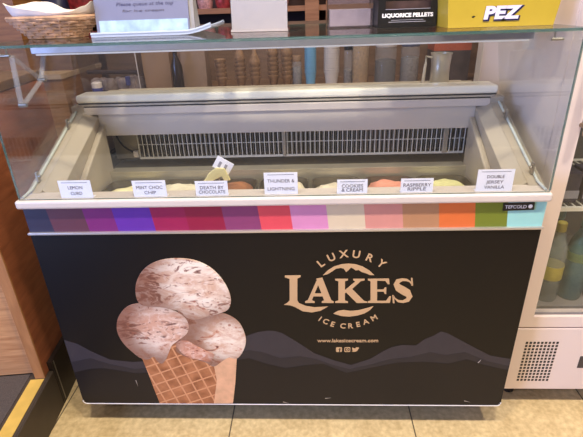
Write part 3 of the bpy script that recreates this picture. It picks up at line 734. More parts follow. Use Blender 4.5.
# tray with leaning sign
ty = 0.20
tx0 = on_y(91, 36, ty).x; tx1 = on_y(198, 34, ty).x
tr = thing('shallow_tray', ((tx0+tx1)/2, 0.30, ZT), 'pale blue plastic tray with upturned end on the freezer top', 'tray')
t_ = MB(); n = 16; prof = []
for i in range(n+1):
    s = i/n; x = tx0+(tx1+0.035-tx0)*s; up = 0.0 if s < 0.78 else 0.016*((s-0.78)/0.22)**1.6
    prof.append((x, up))
outer = [(x, ZT+0.0006+u_) for x, u_ in prof] + [(x, ZT+0.006+u_) for x, u_ in reversed(prof)]
t_.poly([outer], lambda x, z, t: Vector((x, ty+t, z)), 0.20)
t_.build('tray_base', MT['tray'], tr, 0.001)
for yy in (ty+0.002, ty+0.198): MB().tube([(x, yy, ZT+0.0085+u_) for x, u_ in prof], 0.0036, 8).build('tray_lip', MT['tray'], tr, smooth=True)
sy = ty+0.035
sx0 = on_y(97, 30, sy).x; sx1 = on_y(190, 30, sy).x
sg = thing('notice_stand', ((sx0+sx1)/2, sy, ZT+0.0065), 'clear-fronted white notice leaning upright in the pale blue tray', 'sign')
TI = Matrix.Translation((0, sy, ZT+0.0085)) @ Matrix.Rotation(math.radians(-9), 4, 'X')
MB().box(sx0, sx1, 0, 0.004, 0, 0.15, mtx=TI).build('notice_sheet', mat('lilac_white_paper', (126, 127, 148), 0.35, var=0.02), sg)
MB().box(sx0+0.008, sx1-0.004, -0.0012, 0.0, 0.001, 0.030, mtx=TI).build('blue_band', mat('mottled_icy_blue', (170, 196, 224), 0.3, var=0.25, scale=34), sg)  # mottled pale blue band along the foot of the notice
MB().poly([[(sy+0.004, ZT+0.0085), (sy+0.07, ZT+0.0085), (sy+0.030, ZT+0.155), (sy+0.026, ZT+0.155)]], lambda y_, z_, t_: Vector((sx1+0.0005+t_, y_, z_)), 0.012).build('stand_side', mat('grey_board', (150, 146, 142), 0.5), sg)
lt = MB(); mx_ = (sx0+sx1)/2
text_to(lt, 'Please queue at the top', 0.012, (0, 0, 0), width=0.150, base=Matrix.Identity(4), shear=0.2)
lt.v = [TI @ (p+Vector((mx_+0.01, -0.0006, 0.068))) for p in lt.v]
l2 = MB(); text_to(l2, 'for ice cream', 0.009, (0, 0, 0), width=0.11, shear=0.2); l2.v = [TI @ (p+Vector((mx_+0.004, -0.0006, 0.052))) for p in l2.v]
lt.build('lettering', mat('slate_ink', (84, 82, 108), 0.6), sg); l2.build('lettering', MT['ink'], sg)

# white blank card in an acrylic holder
hy = 0.25; hx0 = on_y(232, 29, hy).x; hx1 = on_y(287.5, 31, hy-0.03).x
ah = thing('menu_holder', ((hx0+hx1)/2, hy, ZT), 'blank white menu card in a clear acrylic holder on the freezer top', 'menu holder')
TB = Matrix.Translation((hx0, hy, ZT+0.0005)) @ Matrix.Rotation(math.radians(-9), 4, 'Z') @ Matrix.Rotation(math.radians(-5), 4, 'X')
W_ = (hx1-hx0)*1.01
MB().box(0, W_, 0, 0.002, 0.006, 0.21, mtx=TB).build('menu_card', mat('pink_white_card', (222, 210, 202), 0.5, var=0.01), ah)
ac = MB(); ac.box(-0.002, W_+0.002, -0.003, -0.0005, 0.0, 0.212, mtx=TB); ac.box(-0.002, W_+0.030, -0.05, 0.06, 0.0, 0.003, mtx=Matrix.Translation((hx0, hy+0.05, ZT+0.0005)) @ Matrix.Rotation(math.radians(-9), 4, 'Z'))
ac.build('acrylic_holder', MT['acrylic'], ah)
MB().box(-0.002, W_+0.002, -0.004, 0.004, 0.0, 0.006, mtx=TB).build('holder_foot', mat('grey_acrylic_foot', (176, 166, 160), 0.3), ah)

# clear acrylic box between the menu card and the black carton
ay = 0.28; ax0 = on_y(327, 24, ay).x; ax1 = on_y(374, 25, ay).x
ab = thing('acrylic_box', ((ax0+ax1)/2, ay, ZT), 'clear acrylic box beside the black carton on the freezer top', 'acrylic box')
a_ = MB()
for (x0, x1, y0, y1, z0, z1) in ((ax0, ax1, ay, ay+0.003, 0.0005, 0.16), (ax0, ax0+0.003, ay+0.003, ay+0.10, 0.0005, 0.16), (ax1-0.003, ax1, ay+0.003, ay+0.10, 0.0005, 0.16), (ax0, ax1, ay+0.10, ay+0.103, 0.0005, 0.16)):
    a_.box(x0, x1, y0, y1, ZT+z0, ZT+z1)
a_.build('box_wall', MT['acrylic'], ab)
MB().box(ax0+0.003, ax1-0.003, ay+0.003, ay+0.10, ZT+0.0005, ZT+0.004).build('box_floor', MT['acrylic'], ab)
MB().box(ax0+0.008, ax1-0.008, ay+0.02, ay+0.095, ZT+0.0045, ZT+0.045).build('leaflet_stack', mat('pale_mauve_paper', (190, 170, 176), 0.6, var=0.1), ab)

def carton(name, u0, u1, vb, y, dep, hgt, label, cat, m, flare=0.0, yaw=0.0):
    x0 = on_y(u0, vb, y).x; x1 = on_y(u1, vb, y).x
    t = thing(name, ((x0+x1)/2, y+dep/2, ZT), label, cat)
    return t, x0, x1
# liquorice pellets carton (open display window)
y = 0.21
t, x0, x1 = carton('sweet_carton', 377.5, 436, 26, y, 0.10, 0.09, 'black cardboard carton reading LIQUORICE PELLETS on the freezer top', 'carton', None)
h = 0.12; z0 = ZT+0.0005
c = MB(); zt1 = z0+0.043
c.box(x0, x1, y, y+0.003, z0, zt1); c.box(x0, x0+0.018, y, y+0.003, zt1, z0+h); c.box(x1-0.018, x1, y, y+0.003, zt1, z0+h); c.box(x0, x1, y+0.11, y+0.113, z0, z0+h)
c.box(x0, x0+0.003, y+0.003, y+0.11, z0, z0+h); c.box(x1-0.003, x1, y+0.003, y+0.11, z0, z0+h); c.box(x0+0.003, x1-0.003, y+0.003, y+0.11, z0, z0+0.003)
c.build('carton_body', MT['black_card'], t)
l = MB(); text_to(l, 'LIQUORICE PELLETS', 0.012, ((x0+x1)/2, y-0.0003, z0+0.028), width=(x1-x0)*0.86, bold=0.0006)
l.build('lettering', MT['whiteink'], t)
l = MB(); l.box((x0+x1)/2-0.046, (x0+x1)/2+0.046, y-0.0005, y, z0+0.0125, z0+0.0139); l.box((x0+x1)/2-0.04, (x0+x1)/2+0.04, y-0.0005, y, z0+0.017, z0+0.0180)
l.build('rule_line', MT['paleink'], t)
MB().box(x0+0.018, x1-0.018, y-0.0006, y, zt1-0.0012, zt1).build('window_edge', MT['paleink'], t)
pk = MB(); MB_ = None
pk.box(x0+0.006, x1-0.006, y+0.02, y+0.10, z0+0.004, z0+0.06); pk.build('pellet_packets', mat('brown_packets', (70, 50, 46), 0.5, var=0.3, scale=40), t)
# PEZ tray box
y = 0.12
t, x0, x1 = carton('sweet_box', 448, 553, 26, y, 0.12, 0.08, 'yellow cardboard counter box reading PEZ on the freezer top', 'carton', None)
c = MB(); h = 0.075; fl = 0.008; dp = 0.13
def bx_(xa, xb, ya, yb, za, zb, fa=0.0):
    c.add([(xa, ya, za), (xb, ya, za), (xb, yb, za), (xa, yb, za), (xa-fa, ya-fa*0.3, zb), (xb+fa, ya-fa*0.3, zb), (xb+fa, yb, zb), (xa-fa, yb, zb)],
          [(0, 1, 2, 3), (4, 5, 6, 7), (0, 1, 5, 4), (1, 2, 6, 5), (2, 3, 7, 6), (3, 0, 4, 7)])
# hollow tray: walls and floor
bx_(x0, x1, y, y+0.003, z0, z0+h, fl)
bx_(x0, x1, y+dp-0.003, y+dp, z0, z0+h+0.03, fl)
for xa, f2 in ((x0, -fl), (x1-0.003, fl)):
    c.add([(xa, y+0.003, z0), (xa+0.003, y+0.003, z0), (xa+0.003, y+dp-0.003, z0), (xa, y+dp-0.003, z0), (xa+f2, y+0.003, z0+h), (xa+0.003+f2, y+0.003, z0+h), (xa+0.003+f2, y+dp-0.003, z0+h), (xa+f2, y+dp-0.003, z0+h)],
          [(0, 1, 2, 3), (4, 5, 6, 7), (0, 1, 5, 4), (1, 2, 6, 5), (2, 3, 7, 6), (3, 0, 4, 7)])
c.box(x0+0.003, x1-0.003, y+0.003, y+dp-0.003, z0, z0+0.003)
c.build('box_body', MT['pez_yellow'], t)
PZ = on_y(501, 13.5, y)
a_, b_ = MB(), MB()
text_to(a_, 'PEZ', 0.036, (PZ.x+0.001, y-0.0016, PZ.z-0.001), width=0.090, bold=0.0036, shear=0.08)
text_to(b_, 'PEZ', 0.036, (PZ.x-0.001, y-0.0026, PZ.z+0.001), width=0.083, bold=0.0018, shear=0.08)
a_.build('lettering', MT['pez_navy'], t); b_.build('lettering', MT['pez_blue'], t)
e_ = MB(); q0 = on_y(473, 17, y); e_.poly([[(q0.x-0.004, q0.z), (q0.x, q0.z-0.002), (q0.x+0.005, q0.z+0.001), (q0.x+0.001, q0.z+0.003)]], lambda x, z, tt: Vector((x, y-tt, z)), 0.0012)
e_.build('small_mark', MT['dark'], t)
i_ = MB()
for k in range(5):
    xx = x0+0.02+k*(x1-x0-0.04)/4; i_.box(xx-0.014, xx+0.014, y+0.02, y+0.10, z0+0.004, z0+h-0.004)
i_.build('sweet_packs', mat('brown_sweet_packs', (120, 70, 44), 0.5, var=0.3, scale=30), t)

# ================================================================== things on and behind the rear ledge
zl = ZR+0.0035
# steel jug
jy = 0.60; jx = on_y(439, 80, jy).x
jg = thing('steel_jug', (jx, jy, zl), 'small stainless steel jug standing on the rear ledge of the freezer', 'jug')
MB().lathe([(0.030, zl), (0.032, zl+0.003), (0.031, zl+0.06), (0.034, zl+0.098), (0.0365, zl+0.104), (0.034, zl+0.103), (0.029, zl+0.06), (0.029, zl+0.006)], (jx, jy, 0), 28).build('jug_body', mat('jug_steel', (196, 190, 176), 0.3, 0.75, var=0.12, scale=20), jg, smooth=True)
hd_ = MB(); hd_.tube([(jx-0.033, jy-0.004, zl+0.09), (jx-0.052, jy-0.008, zl+0.094), (jx-0.054, jy-0.010, zl+0.07), (jx-0.058, jy-0.012, zl+0.005)], [0.004, 0.005, 0.005, 0.006], 8)
hd_.build('jug_handle', MT['cream'], jg, smooth=True)
# clear acrylic bracket hung at left
ab2 = thing('acrylic_bracket', (-0.60, 0.2, 1.10), 'clear acrylic triangular bracket hung beside the left side glass', 'bracket')
p_ = MB(); A_ = (0.10, 1.165); B_ = (0.085, 1.045); C_ = (0.20, 1.095); D_ = (0.25, 1.165)
X2 = lambda y_, z_, t_: Vector((-0.645+t_, y_, z_))
for a1, b1 in ((A_, B_), (B_, C_), (A_, C_), (C_, D_)):
    v_ = Vector((b1[0]-a1[0], b1[1]-a1[1])).normalized()*0.0022
    p_.poly([[(a1[0]-v_.y, a1[1]+v_.x), (a1[0]+v_.y, a1[1]-v_.x), (b1[0]+v_.y, b1[1]-v_.x), (b1[0]-v_.y, b1[1]+v_.x)]], X2, 0.012)
p_.build('bracket_arms', MT['jarglass'], ab2)
for yy, zz in ((0.20, 1.095), (0.087, 1.05)): MB().tube([(-0.646, yy, zz), (-0.626, yy, zz)], 0.005, 10).build('bolt', MT['steel'], ab2)

# back counter
BZ = 0.825; BY = 1.42
bc = thing('back_counter', (0, 1.7, 0), 'wooden back counter behind the freezer holding cups and cones', 'counter')
MB().box(-1.22, 1.9, BY, 1.98, BZ-0.03, BZ).build('worktop', MT['tanwood'], bc, 0.003)
MB().box(-1.20, 1.88, BY+0.02, 1.96, 0.0, BZ-0.03).build('carcass', MT['darkwood'], bc)
MB().box(-1.22, 1.9, 1.965, 1.98, BZ, 1.16).build('backboard', MT['darkwood'], bc)
# shelf unit above / behind
su = thing('shelf_unit', (0.2, 2.2, 0), 'wooden shelf unit along the back wall with sweets', 'shelf')
ub = MB().box(-1.62, 2.4, 2.02, 2.36, 1.215, 1.245).build('shelf_board', MT['shelfwood'], su)
MB().box(-1.62, 2.4, 2.02, 2.36, 0.75, 0.78).build('shelf_board', MT['shelfwood'], su)
MB().box(-1.62, 2.4, 2.36, 2.38, 0.0, 2.2).build('back_board', mat('dark_back_board', (70, 48, 42), 0.7), su)
for x, w_ in ((-1.62, 0.035), (0.06, 0.085), (1.3, 0.035)): MB().box(x, x+w_, 2.00, 2.36, 0.0, 2.2).build('upright', MT['shelfwood'], su)
# bags on that shelf
def bag(x, y, z, w, d, h, m, label, grp, name='sweet_bag'):
    b = MB(); n = 10; rs = []
    for j in range(7):
        t = j/6; k = (0.88, 1.0, 1.04, 1.0, 0.94, 0.85, 0.80)[j]; dk = (0.8, 1.0, 1.05, 0.95, 0.7, 0.3, 0.08)[j]
        rs.append([Vector((x+w/2*k*math.cos(2*PI*i/16)*(abs(math.cos(2*PI*i/16))+.0001)**-0.35, y+d/2*dk*math.sin(2*PI*i/16), z+h*t)) for i in range(16)])
    b.add([p for g in rs for p in g], [(j*16+i, j*16+(i+1) % 16, (j+1)*16+(i+1) % 16, (j+1)*16+i) for j in range(6) for i in range(16)]+[tuple(range(16)), tuple(96+i for i in range(16))])
    o = b.build(name, m, None, smooth=True); tag(o, label, 'bag', grp); return o
sp_ = [(-0.575, 'bag_pink', 'pale pink sweet bag on the back shelf, first right of the notice'), (-0.46, 'bag_red', 'dark red sweet bag on the back shelf, second right of the notice'), (-0.355, 'bag_pink', 'pale pink sweet bag on the back shelf, half behind the blank menu card'),
       (-0.22, 'bag_red', 'red sweet bag on the back shelf hidden mostly behind the menu card'), (-0.09, 'bag_pink', 'pale pink sweet bag on the back shelf just right of the menu card'), ]
for x, m, lb_ in sp_: bag(x, 2.12, 1.2455, 0.095, 0.09, 0.16, MT[m], lb_, 'sweet bags on the back shelf')
MB_x = tag(MB().box(0.20, 0.50, 2.06, 2.2, 1.2455, 1.40).build('sweet_box', mat('mauve_carton', (150, 120, 122), 0.6, var=0.1)), 'mauve carton on the back shelf left of the black carton', 'carton')
# left far: tall amber cupboard and dark red things beside it
cu = thing('tall_cupboard', (-1.75, 1.65, 0), 'tall amber wooden cupboard far left behind the basket', 'cupboard')
MB().box(-2.5, -1.26, 1.45, 1.95, 0.0, 0.93).box(-2.5, -1.43, 1.47, 1.95, 0.955, 2.2).build('cupboard_body', MT['amber'], cu)
MB().box(-2.5, -1.25, 1.43, 1.95, 0.93, 0.955).build('cupboard_shelf', mat('pale_shelf_edge', (190, 160, 126), 0.5), cu)
MB().box(-1.425, -1.26, 1.6, 1.95, 0.9555, 1.18).build('cupboard_step', MT['darkwood'], cu)
bag(-1.34, 1.72, 1.1805, 0.14, 0.12, 0.24, MT['bag_dark'], 'navy wrapped packet behind the basket beside the amber cupboard', None, 'wrapped_packet')
bag(-1.40, 2.12, 1.2455, 0.20, 0.1, 0.22, MT['bag_red'], 'red wrapped packet behind the basket and notice', None, 'wrapped_packet')

# stacks on the back counter
def lathe_obj(name, prof, x, y, m, parent=None, seg=18, z=BZ+0.0005, smooth=True, sx=1, sy=1):
    return MB().lathe([(r, z+h) for r, h in prof], (x, y, 0), seg, sx=sx, sy=sy).build(name, m, parent, smooth=smooth)
SYB = 1.56
def bx_at(u): return on_y(u, 70, SYB).x
# big kraft bags / tub at left
def paper_bag(x, y, w, d, h, label, m):
    b = MB(); rs = []
    for j in range(8):
        t = j/7; k = 1.0+0.05*math.sin(PI*t); dk = 1.0+0.03*math.sin(3*t)-0.25*t*t
        rs.append([Vector((x+a*w/2*k, y+bb*d/2*dk, BZ+0.0005+h*t+(0.006*math.sin(4*a+3) if j == 7 else 0))) for a, bb in ((-1, -1), (-.3, -1.06), (.3, -1.06), (1, -1), (1.04, -.2), (1.04, .2), (1, 1), (.3, 1.05), (-.3, 1.05), (-1, 1), (-1.04, .2), (-1.04, -.2))])
    b.add([p for g in rs for p in g], [(j*12+i, j*12+(i+1) % 12, (j+1)*12+(i+1) % 12, (j+1)*12+i) for j in range(7) for i in range(12)]+[tuple(range(12)), tuple(84+i for i in range(12))])
    return tag(b.build('paper_bag', m, None, smooth=True), label, 'bag', 'paper bags on the back counter')
paper_bag(bx_at(158), SYB+0.04, 0.145, 0.12, 0.30, 'brown kraft paper bag on the back counter, first from the left', MT['kraft'])
paper_bag(bx_at(194), SYB+0.06, 0.13, 0.12, 0.29, 'pale tan paper bag on the back counter, second from the left', mat('tan_paper', (134, 108, 86), 0.65, var=0.06))
tag(lathe_obj('dark_bottle', [(0.028, 0), (0.030, 0.01), (0.030, 0.15), (0.012, 0.20), (0.011, 0.24), (0.013, 0.243), (0.013, 0.26)], on_y(177, 70, 1.48).x, 1.48, mat('brown_bottle_glass', (44, 34, 30), 0.2)), 'slim dark bottle between the two paper bags on the back counter', 'bottle')
# big clear bin of wrapped things at the far left of the counter
b0, b1 = bx_at(84), bx_at(142)
tb2 = thing('clear_sweet_bin', ((b0+b1)/2, SYB, BZ), 'large clear plastic bin of wrapped sweets on the back counter behind the left glass', 'bin')
w_ = MB()
for (xa, xb, ya_, yb) in ((b0, b1, 1.50, 1.504), (b0, b1, 1.70, 1.704), (b0, b0+0.004, 1.504, 1.70), (b1-0.004, b1, 1.504, 1.70)): w_.box(xa, xb, ya_, yb, BZ+0.0005, BZ+0.225)
w_.build('bin_wall', MT['acrylic'], tb2)
MB().box(b1-0.003, b1, 1.494, 1.4995, BZ+0.0005, BZ+0.225).build('bin_edge', MT['whitecup'], tb2)
lump = MB(); rg = random.Random(3)
for i in range(7):
    xx = b0+0.04+i*(b1-b0-0.08)/6; lump.lathe([(0.01, BZ+0.004), (0.036, BZ+0.02), (0.04, BZ+0.05), (0.03, BZ+0.07+0.02*rg.random()), (0.01, BZ+0.085)], (xx, 1.57+0.05*rg.random(), 0), 10, sx=1.0, sy=0.8)
lump.build('bin_contents', mat('wrapped_sweets', (170, 150, 140), 0.5, var=0.4, scale=30), tb2, smooth=True)['kind'] = 'stuff'
MB().tube([(b0+0.03, 1.535, BZ+0.125), (b1-0.02, 1.535, BZ+0.118)], 0.012, 8).build('dark_wrapper', MT['cocoa'], tb2, smooth=True)
MB().box(b1-0.085, b1-0.06, 1.508, 1.525, BZ+0.05, BZ+0.10).build('blue_wrapper', mat('blue_wrapper', (80, 84, 140), 0.4), tb2, 0.004)

bb_ = thing('small_blue_tub', (bx_at(101), 1.46, BZ), 'small white tub with blue base in front of the clear sweet bin', 'tub')
MB().lathe([(0.026, BZ+0.0005), (0.028, BZ+0.004), (0.028, BZ+0.05)], (bx_at(101), 1.47, 0), 18).build('tub_base', mat('blue_plastic', (70, 72, 130), 0.4), bb_, smooth=True)
MB().lathe([(0.027, BZ+0.0502), (0.027, BZ+0.075), (0.02, BZ+0.08)], (bx_at(101), 1.47, 0), 18).build('tub_cap', MT['white'], bb_, smooth=True)

# stacked wafer cones: every cone a thing
cone_me = None
cone_prof = [(0.011, 0.0), (0.016, 0.004), (0.026, 0.055), (0.031, 0.062), (0.033, 0.075), (0.030, 0.076), (0.024, 0.058), (0.012, 0.01)]
proto = lathe_obj('wafer_cone', cone_prof, 0, 0, MT['wafer'], z=0)
first = True
for s_i, (u, n, lb_) in enumerate(((221, 5, 'wafer cup nested in the short stack beside the tan paper bag'), (240, 5, 'wafer cup nested in the second wafer stack from the tan bag'), (255, 4, 'wafer cup nested in the third wafer stack from the tan bag'),
                                   (273, 6, 'wafer cup nested in the fourth wafer stack from the tan bag'), (287, 6, 'wafer cup nested in the wafer stack nearest the blue cups'))):
    for k in range(n):
        o = proto if first else proto.copy()
        if not first: COL.objects.link(o)
        first = False
        o.location = (bx_at(u), SYB+0.02*(s_i % 2), BZ+0.001+k*0.0235)
        tag(o, lb_, 'wafer cone', 'stacked wafer cones')
    # pointed cone upside down on the taller stacks
    if s_i:
        pz = BZ+0.001+(n-1)*0.0235+0.077
        t0 = lathe_obj('sugar_cone', [(0.030, 0), (0.031, 0.008), (0.012, 0.05), (0.007, 0.095), (0.005, 0.098)], bx_at(u), SYB+0.02*(s_i % 2), MT['wafer'], z=pz)
        tag(t0, ('pointed sugar cone upturned on the second wafer stack from the tan bag', 'pointed sugar cone upturned on the third wafer stack from the tan bag', 'pointed sugar cone upturned on the fourth wafer stack from the tan bag', 'pointed sugar cone upturned on the wafer stack nearest the blue cups')[s_i-1], 'cone', 'upturned sugar cones')
# cups
cup_prof = [(0.026, 0.0), (0.0345, 0.085), (0.0375, 0.086), (0.0375, 0.091), (0.0342, 0.091), (0.0258, 0.003)]
for u, m, sc, n, lb_, grp in ((310.5, 'bluecup', 0.88, 14, 'pale blue paper cup nested in the tall stack', 'stacked pale blue paper cups'), (331.5, 'whitecup', 1.15, 13, 'white paper cup nested in the tall stack right of the blue cups', 'stacked white paper cups')):
    pc = lathe_obj('paper_cup', [(r*sc, h) for r, h in cup_prof], 0, 0, MT[m], z=0)
    for k in range(n):
        o = pc if k == 0 else pc.copy()
        if k: COL.objects.link(o)
        o.location = (bx_at(u), SYB, BZ+0.001+k*0.0125)
        tag(o, lb_, 'paper cup', grp)
# jars of toppings
def jar(u, r, h, m, lid, label, fill=0.85):
    x = bx_at(u)
    t = thing('topping_jar', (x, SYB, BZ), label, 'jar', 'topping jars on the back counter')
    z = BZ+0.0005
    MB().lathe([(r*.9, z), (r, z+0.006), (r, z+h), (r*.9, z+h+0.008)], (x, SYB, 0), 20).build('jar_wall', MT['jarglass'], t, smooth=True)
    MB().lathe([(r*.85, z+0.004), (r*.95, z+0.008), (r*.95, z+h*fill), (r*.5, z+h*fill+0.006)], (x, SYB, 0), 20).build('jar_contents', m, t, smooth=True)
    MB().lathe([(r*.95, z+h+0.008), (r*.97, z+h+0.010), (r*.97, z+h+0.035), (r*.9, z+h+0.038)], (x, SYB, 0), 20).build('jar_lid', lid, t, smooth=True)
jar(297, 0.026, 0.14, MT['sprinkle'], MT['kraft'], 'slim jar of grey toppings beside the blue cups', .8)
jar(348, 0.024, 0.19, MT['sprinkle'], MT['dark'], 'slim jar of grey toppings between white cups and nut jar', .5)
jar(360, 0.046, 0.235, MT['nuts'], mat('olive_lid', (150, 130, 60), 0.5), 'wide jar of golden chopped nuts on the back counter', .9)
jar(385, 0.058, 0.20, MT['cocoa'], MT['whitecup'], 'wide jar of dark chips with white lid on the back counter', .7)
jar(409, 0.050, 0.20, MT['sprinkle'], mat('slate_lid', (90, 92, 110), 0.5), 'wide jar of grey sweets left of the steel jug on the back counter', .75)
# boxes at right
xo = bx_at(436); rb = thing('orange_box', (xo+0.09, 1.66, BZ), 'orange and dark carton behind the steel jug on the back counter', 'carton')
MB().box(xo-0.01, bx_at(471), 1.60, 1.75, BZ+0.0005, 1.00).build('carton_base', mat('charcoal_carton', (74, 62, 58), 0.5, var=0.3, scale=18), rb)
MB().box(xo-0.01, bx_at(471), 1.60, 1.75, 1.00, 1.13).build('carton_top', MT['redbox'], rb)
tag(MB().box(bx_at(476), bx_at(482.5), 1.50, 1.58, BZ+0.0005, 1.10).build('label_stand', MT['paper'], None, 0.003), 'slim cream upright stand right of the orange carton', 'stand')
tag(MB().box(bx_at(486), bx_at(520), 1.60, 1.72, BZ+0.0005, 1.12).build('pink_carton', mat('pale_pink_card', (212, 176, 172), 0.55, var=0.08), None, 0.004), 'pale pink carton at the right end of the back counter', 'carton')

# ================================================================== FRIDGE on the right
FX, FY = 0.712, 0.10
fg = thing('glass_door_fridge', (FX+0.3, FY+0.3, 0), 'tall white upright fridge with glass door right of the freezer', 'fridge')
Fw, Fd, Ft = 0.62, 0.62, 1.95
b = MB(); b.box(FX, FX+0.03, FY+0.045, FY+Fd, 0.078, Ft); b.box(FX+Fw-0.03, FX+Fw, FY+0.045, FY+Fd, 0.078, Ft)
b.box(FX+0.03, FX+Fw-0.03, FY+Fd-0.03, FY+Fd, 0.078, Ft); b.box(FX+0.03, FX+Fw-0.03, FY+0.045, FY+Fd-0.03, Ft-0.2, Ft)
b.build('fridge_shell', MT['fridge'], fg)
MB().box(FX+0.03, FX+Fw-0.03, FY+0.046, FY+Fd-0.03, 0.078, 0.345).build('fridge_floor', MT['fridge_in'], fg)
MB().box(FX+0.0305, FX+Fw-0.0305, FY+Fd-0.036, FY+Fd-0.0305, 0.345, Ft-0.2).box(FX+0.0305, FX+0.036, FY+0.05, FY+Fd-0.036, 0.345, Ft-0.2).build('fridge_lining', MT['fridge_in'], fg)
MB().box(FX, FX+Fw, FY, FY+0.045, 0.077, 0.330).build('lower_panel', MT['fridge'], fg, 0.003)
d = MB(); fwid = 0.045
d.box(FX, FX+fwid, FY, FY+0.042, 0.336, Ft); d.box(FX+Fw-fwid, FX+Fw, FY, FY+0.042, 0.336, Ft); d.box(FX+fwid, FX+Fw-fwid, FY, FY+0.042, 0.336, 0.374); d.box(FX+fwid, FX+Fw-fwid, FY, FY+0.042, Ft-0.2, Ft)
door = d.build('door', MT['fridge'], fg, 0.0)
pane('door_glass', [(FX+fwid, FY+0.018, 0.374), (FX+Fw-fwid, FY+0.018, 0.374), (FX+Fw-fwid, FY+0.018, Ft-0.2), (FX+fwid, FY+0.018, Ft-0.2)], (0, 1, 0), 0.004, door)
g_ = MB(); g_.box(FX+fwid, FX+fwid+0.006, FY+0.012, FY+0.017, 0.374, Ft-0.2); g_.box(FX+fwid, FX+Fw-fwid, FY+0.012, FY+0.017, 0.374, 0.380); g_.build('door_gasket', mat('grey_gasket', (130, 124, 122), 0.5), door)
hx = FX+0.044
h_ = MB(); h_.tube([(hx, FY-0.03, 0.945), (hx, FY-0.03, 1.25)], 0.009, 12); h_.tube([(hx, FY, 0.965), (hx, FY-0.03, 0.965)], 0.006, 8); h_.tube([(hx, FY, 1.23), (hx, FY-0.03, 1.23)], 0.006, 8)
h_.build('handle', mat('bronze_handle', (150, 128, 104), 0.3, 0.8), door, smooth=True)
v_ = MB()
for i in range(9):
    for j in range(13):
        a = on_y(528, 342.5, FY); x = 0.7555+i*0.0938/8; z = 0.1185+j*0.1555/12
        v_.box(x-0.0036, x+0.0036, FY-0.0006, FY+0.001, z-0.0040, z+0.0040)
v_.build('vent', MT['dark'], fg)
pq = on_y(578.5, 362, FY); MB().box(pq.x, pq.x+0.09, FY-0.001, FY+0.001, pq.z-0.024, pq.z+0.024).build('switch_panel', mat('dark_grey_label', (66, 60, 60), 0.5), fg)
for x in (FX+0.06, FX+Fw-0.06):
    for y in (FY+0.08, FY+Fd-0.08): MB().lathe([(0.022, 0), (0.022, 0.02), (0.012, 0.03), (0.012, 0.08)], (x, y, 0), 12).build('foot', MT['dark'], fg, smooth=True)
for z in (0.705, 1.05):
    s_ = MB(); s_.box(FX+0.036, FX+Fw-0.036, FY+0.075, FY+0.085, z-0.012, z); s_.box(FX+0.036, FX+Fw-0.036, FY+0.50, FY+0.51, z-0.006, z)
    for i in range(24):
        x = FX+0.045+i*(Fw-0.09)/23; s_.tube([(x, FY+0.08, z-0.003), (x, FY+0.505, z-0.003)], 0.0022, 6)
    s_.build('wire_shelf', MT['wire'], fg)
s_ = MB(); s_.box(FX+0.037, FX+Fw-0.037, FY+0.06, FY+0.50, 0.3455, 0.352); s_.box(FX+0.037, FX+Fw-0.037, FY+0.055, FY+0.06, 0.3455, 0.375)
s_.build('floor_shelf', mat('grey_shelf', (140, 134, 130), 0.4), fg)

def bottle(x, y, z, r, h, body, cap, band, label, grp, bandz=(0.40, 0.54)):
    t = thing('drink_bottle', (x, y, z), label, 'bottle', grp)
    MB().lathe([(r*.9, z), (r, z+0.008), (r, z+h*.62), (r*.85, z+h*.72), (r*.36, z+h*.88), (r*.36, z+h*.90)], (x, y, 0), 18).build('bottle_body', body, t, smooth=True)
    MB().lathe([(r*.42, z+h*.90), (r*.42, z+h), (r*.36, z+h+0.002)], (x, y, 0), 14).build('bottle_cap', cap, t, smooth=True)
    MB().lathe([(r*1.015, z+h*bandz[0]), (r*1.02, z+h*bandz[0]+0.001), (r*1.02, z+h*bandz[1]), (r*1.015, z+h*bandz[1]+0.001)], (x, y, 0), 18).build('bottle_label', band, t, smooth=True)
clearb = frosted('clear_bottle', (150, 160, 156), 0.5, 0.1); tealb = frosted('teal_bottle', (70, 116, 118), 0.72, 0.12); darkb = mat('dark_bottle_blue', (40, 40, 64), 0.3)
ylab = mat('yellow_label', (178, 164, 70), 0.45, var=0.15); glab = mat('green_label', (96, 120, 80), 0.45); tlab = mat('teal_label', (80, 130, 130), 0.45)
ya = FY+0.135
bottle(FX+0.142, ya, 0.3525, 0.034, 0.275, clearb, ylab, ylab, 'clear bottle with yellow label at the left of the lower fridge shelf', 'drinks on the lower fridge shelf', (0.30, 0.47))
bottle(FX+0.222, ya+0.01, 0.3525, 0.036, 0.285, tealb, tlab, glab, 'teal bottle with green label, second on the lower fridge shelf', 'drinks on the lower fridge shelf', (0.5, 0.6))
bottle(FX+0.302, ya, 0.3525, 0.036, 0.27, clearb, tlab, tlab, 'clear bottle with teal label, third on the lower fridge shelf', 'drinks on the lower fridge shelf')
bottle(FX+0.19, ya+0.10, 0.3525, 0.034, 0.27, tealb, tlab, tlab, 'teal bottle in the second row of the lower fridge shelf', 'drinks on the lower fridge shelf')
bottle(FX+0.11, ya+0.10, 0.3525, 0.034, 0.265, darkb, ylab, glab, 'dark bottle in the second row by the fridge wall', 'drinks on the lower fridge shelf')
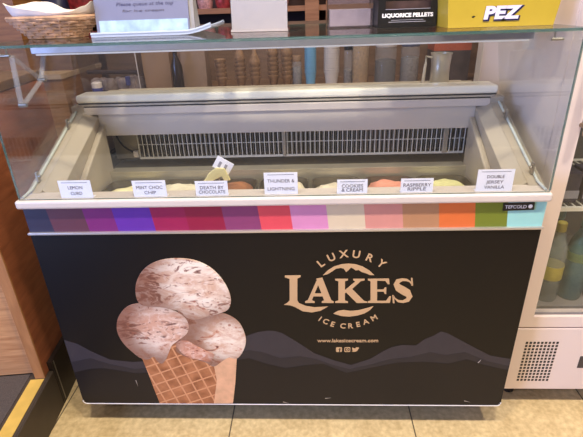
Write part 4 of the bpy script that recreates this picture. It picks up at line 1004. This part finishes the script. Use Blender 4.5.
for i, lb_ in enumerate(('dark navy carton at the left of the upper fridge shelf', 'dark navy carton second from left on the upper fridge shelf', 'dark navy carton third from left on the upper fridge shelf')):
    x = FX+0.075+i*0.085
    t = thing('drink_carton', (x, ya, 0.7055), lb_, 'carton', 'drinks on the upper fridge shelf')
    MB().box(x, x+0.072, ya-0.03, ya+0.05, 0.7055, 0.80).build('carton_body', darkb, t, 0.004)
    MB().box(x-0.0005, x+0.0725, ya-0.0306, ya-0.0301, 0.72, 0.745).build('carton_label', MT['paleink'], t)

# ================================================================== LIGHT
def area(name, loc, size, power, color, target=None, sizey=None):
    l = bpy.data.lights.new(name, 'AREA'); l.energy = power; l.color = color
    l.shape = 'RECTANGLE' if sizey else 'DISK'; l.size = size
    if sizey: l.size_y = sizey
    o = bpy.data.objects.new(name, l); COL.objects.link(o); o.location = loc
    d = (Vector(target)-Vector(loc)) if target else Vector((0, 0, -1))
    o.rotation_euler = d.to_track_quat('-Z', 'Y').to_euler()
    return o
WARM = (1.0, 0.885, 0.76)
for x in (-0.3, 0.35, 1.2): area('ceiling_lamp', (x, -0.80, 2.78), 0.16, 56, WARM)
for x in (-1.2, 0.0, 1.2): area('ceiling_lamp', (x, 1.15, 2.78), 0.3, 14, WARM)
for x in (-1.2, 1.0): area('ceiling_lamp', (x, -2.2, 2.78), 0.3, 8, WARM)
area('window_daylight', (-3.26, -2.5, 1.15), 1.7, 360, (0.32, 0.46, 1.0), (0, -1.2, 0.5), 2.0)
area('freezer_lamp', (0, 0.212, 1.154), 1.2, 0.6, (1.0, 0.92, 0.84), None, 0.02)
wd = bpy.data.worlds.new('world'); S.world = wd; wd.use_nodes = True
wd.node_tree.nodes['Background'].inputs['Color'].default_value = (0.95, 0.84, 0.74, 1)
wd.node_tree.nodes['Background'].inputs['Strength'].default_value = 0.13

S.view_settings.view_transform = 'Standard'; S.view_settings.look = 'None'
S.view_settings.gamma = 1; S.view_settings.use_curve_mapping = False
S.view_settings.exposure = -0.74
S.cycles.transparent_max_bounces = 32
S.cycles.max_bounces = 10
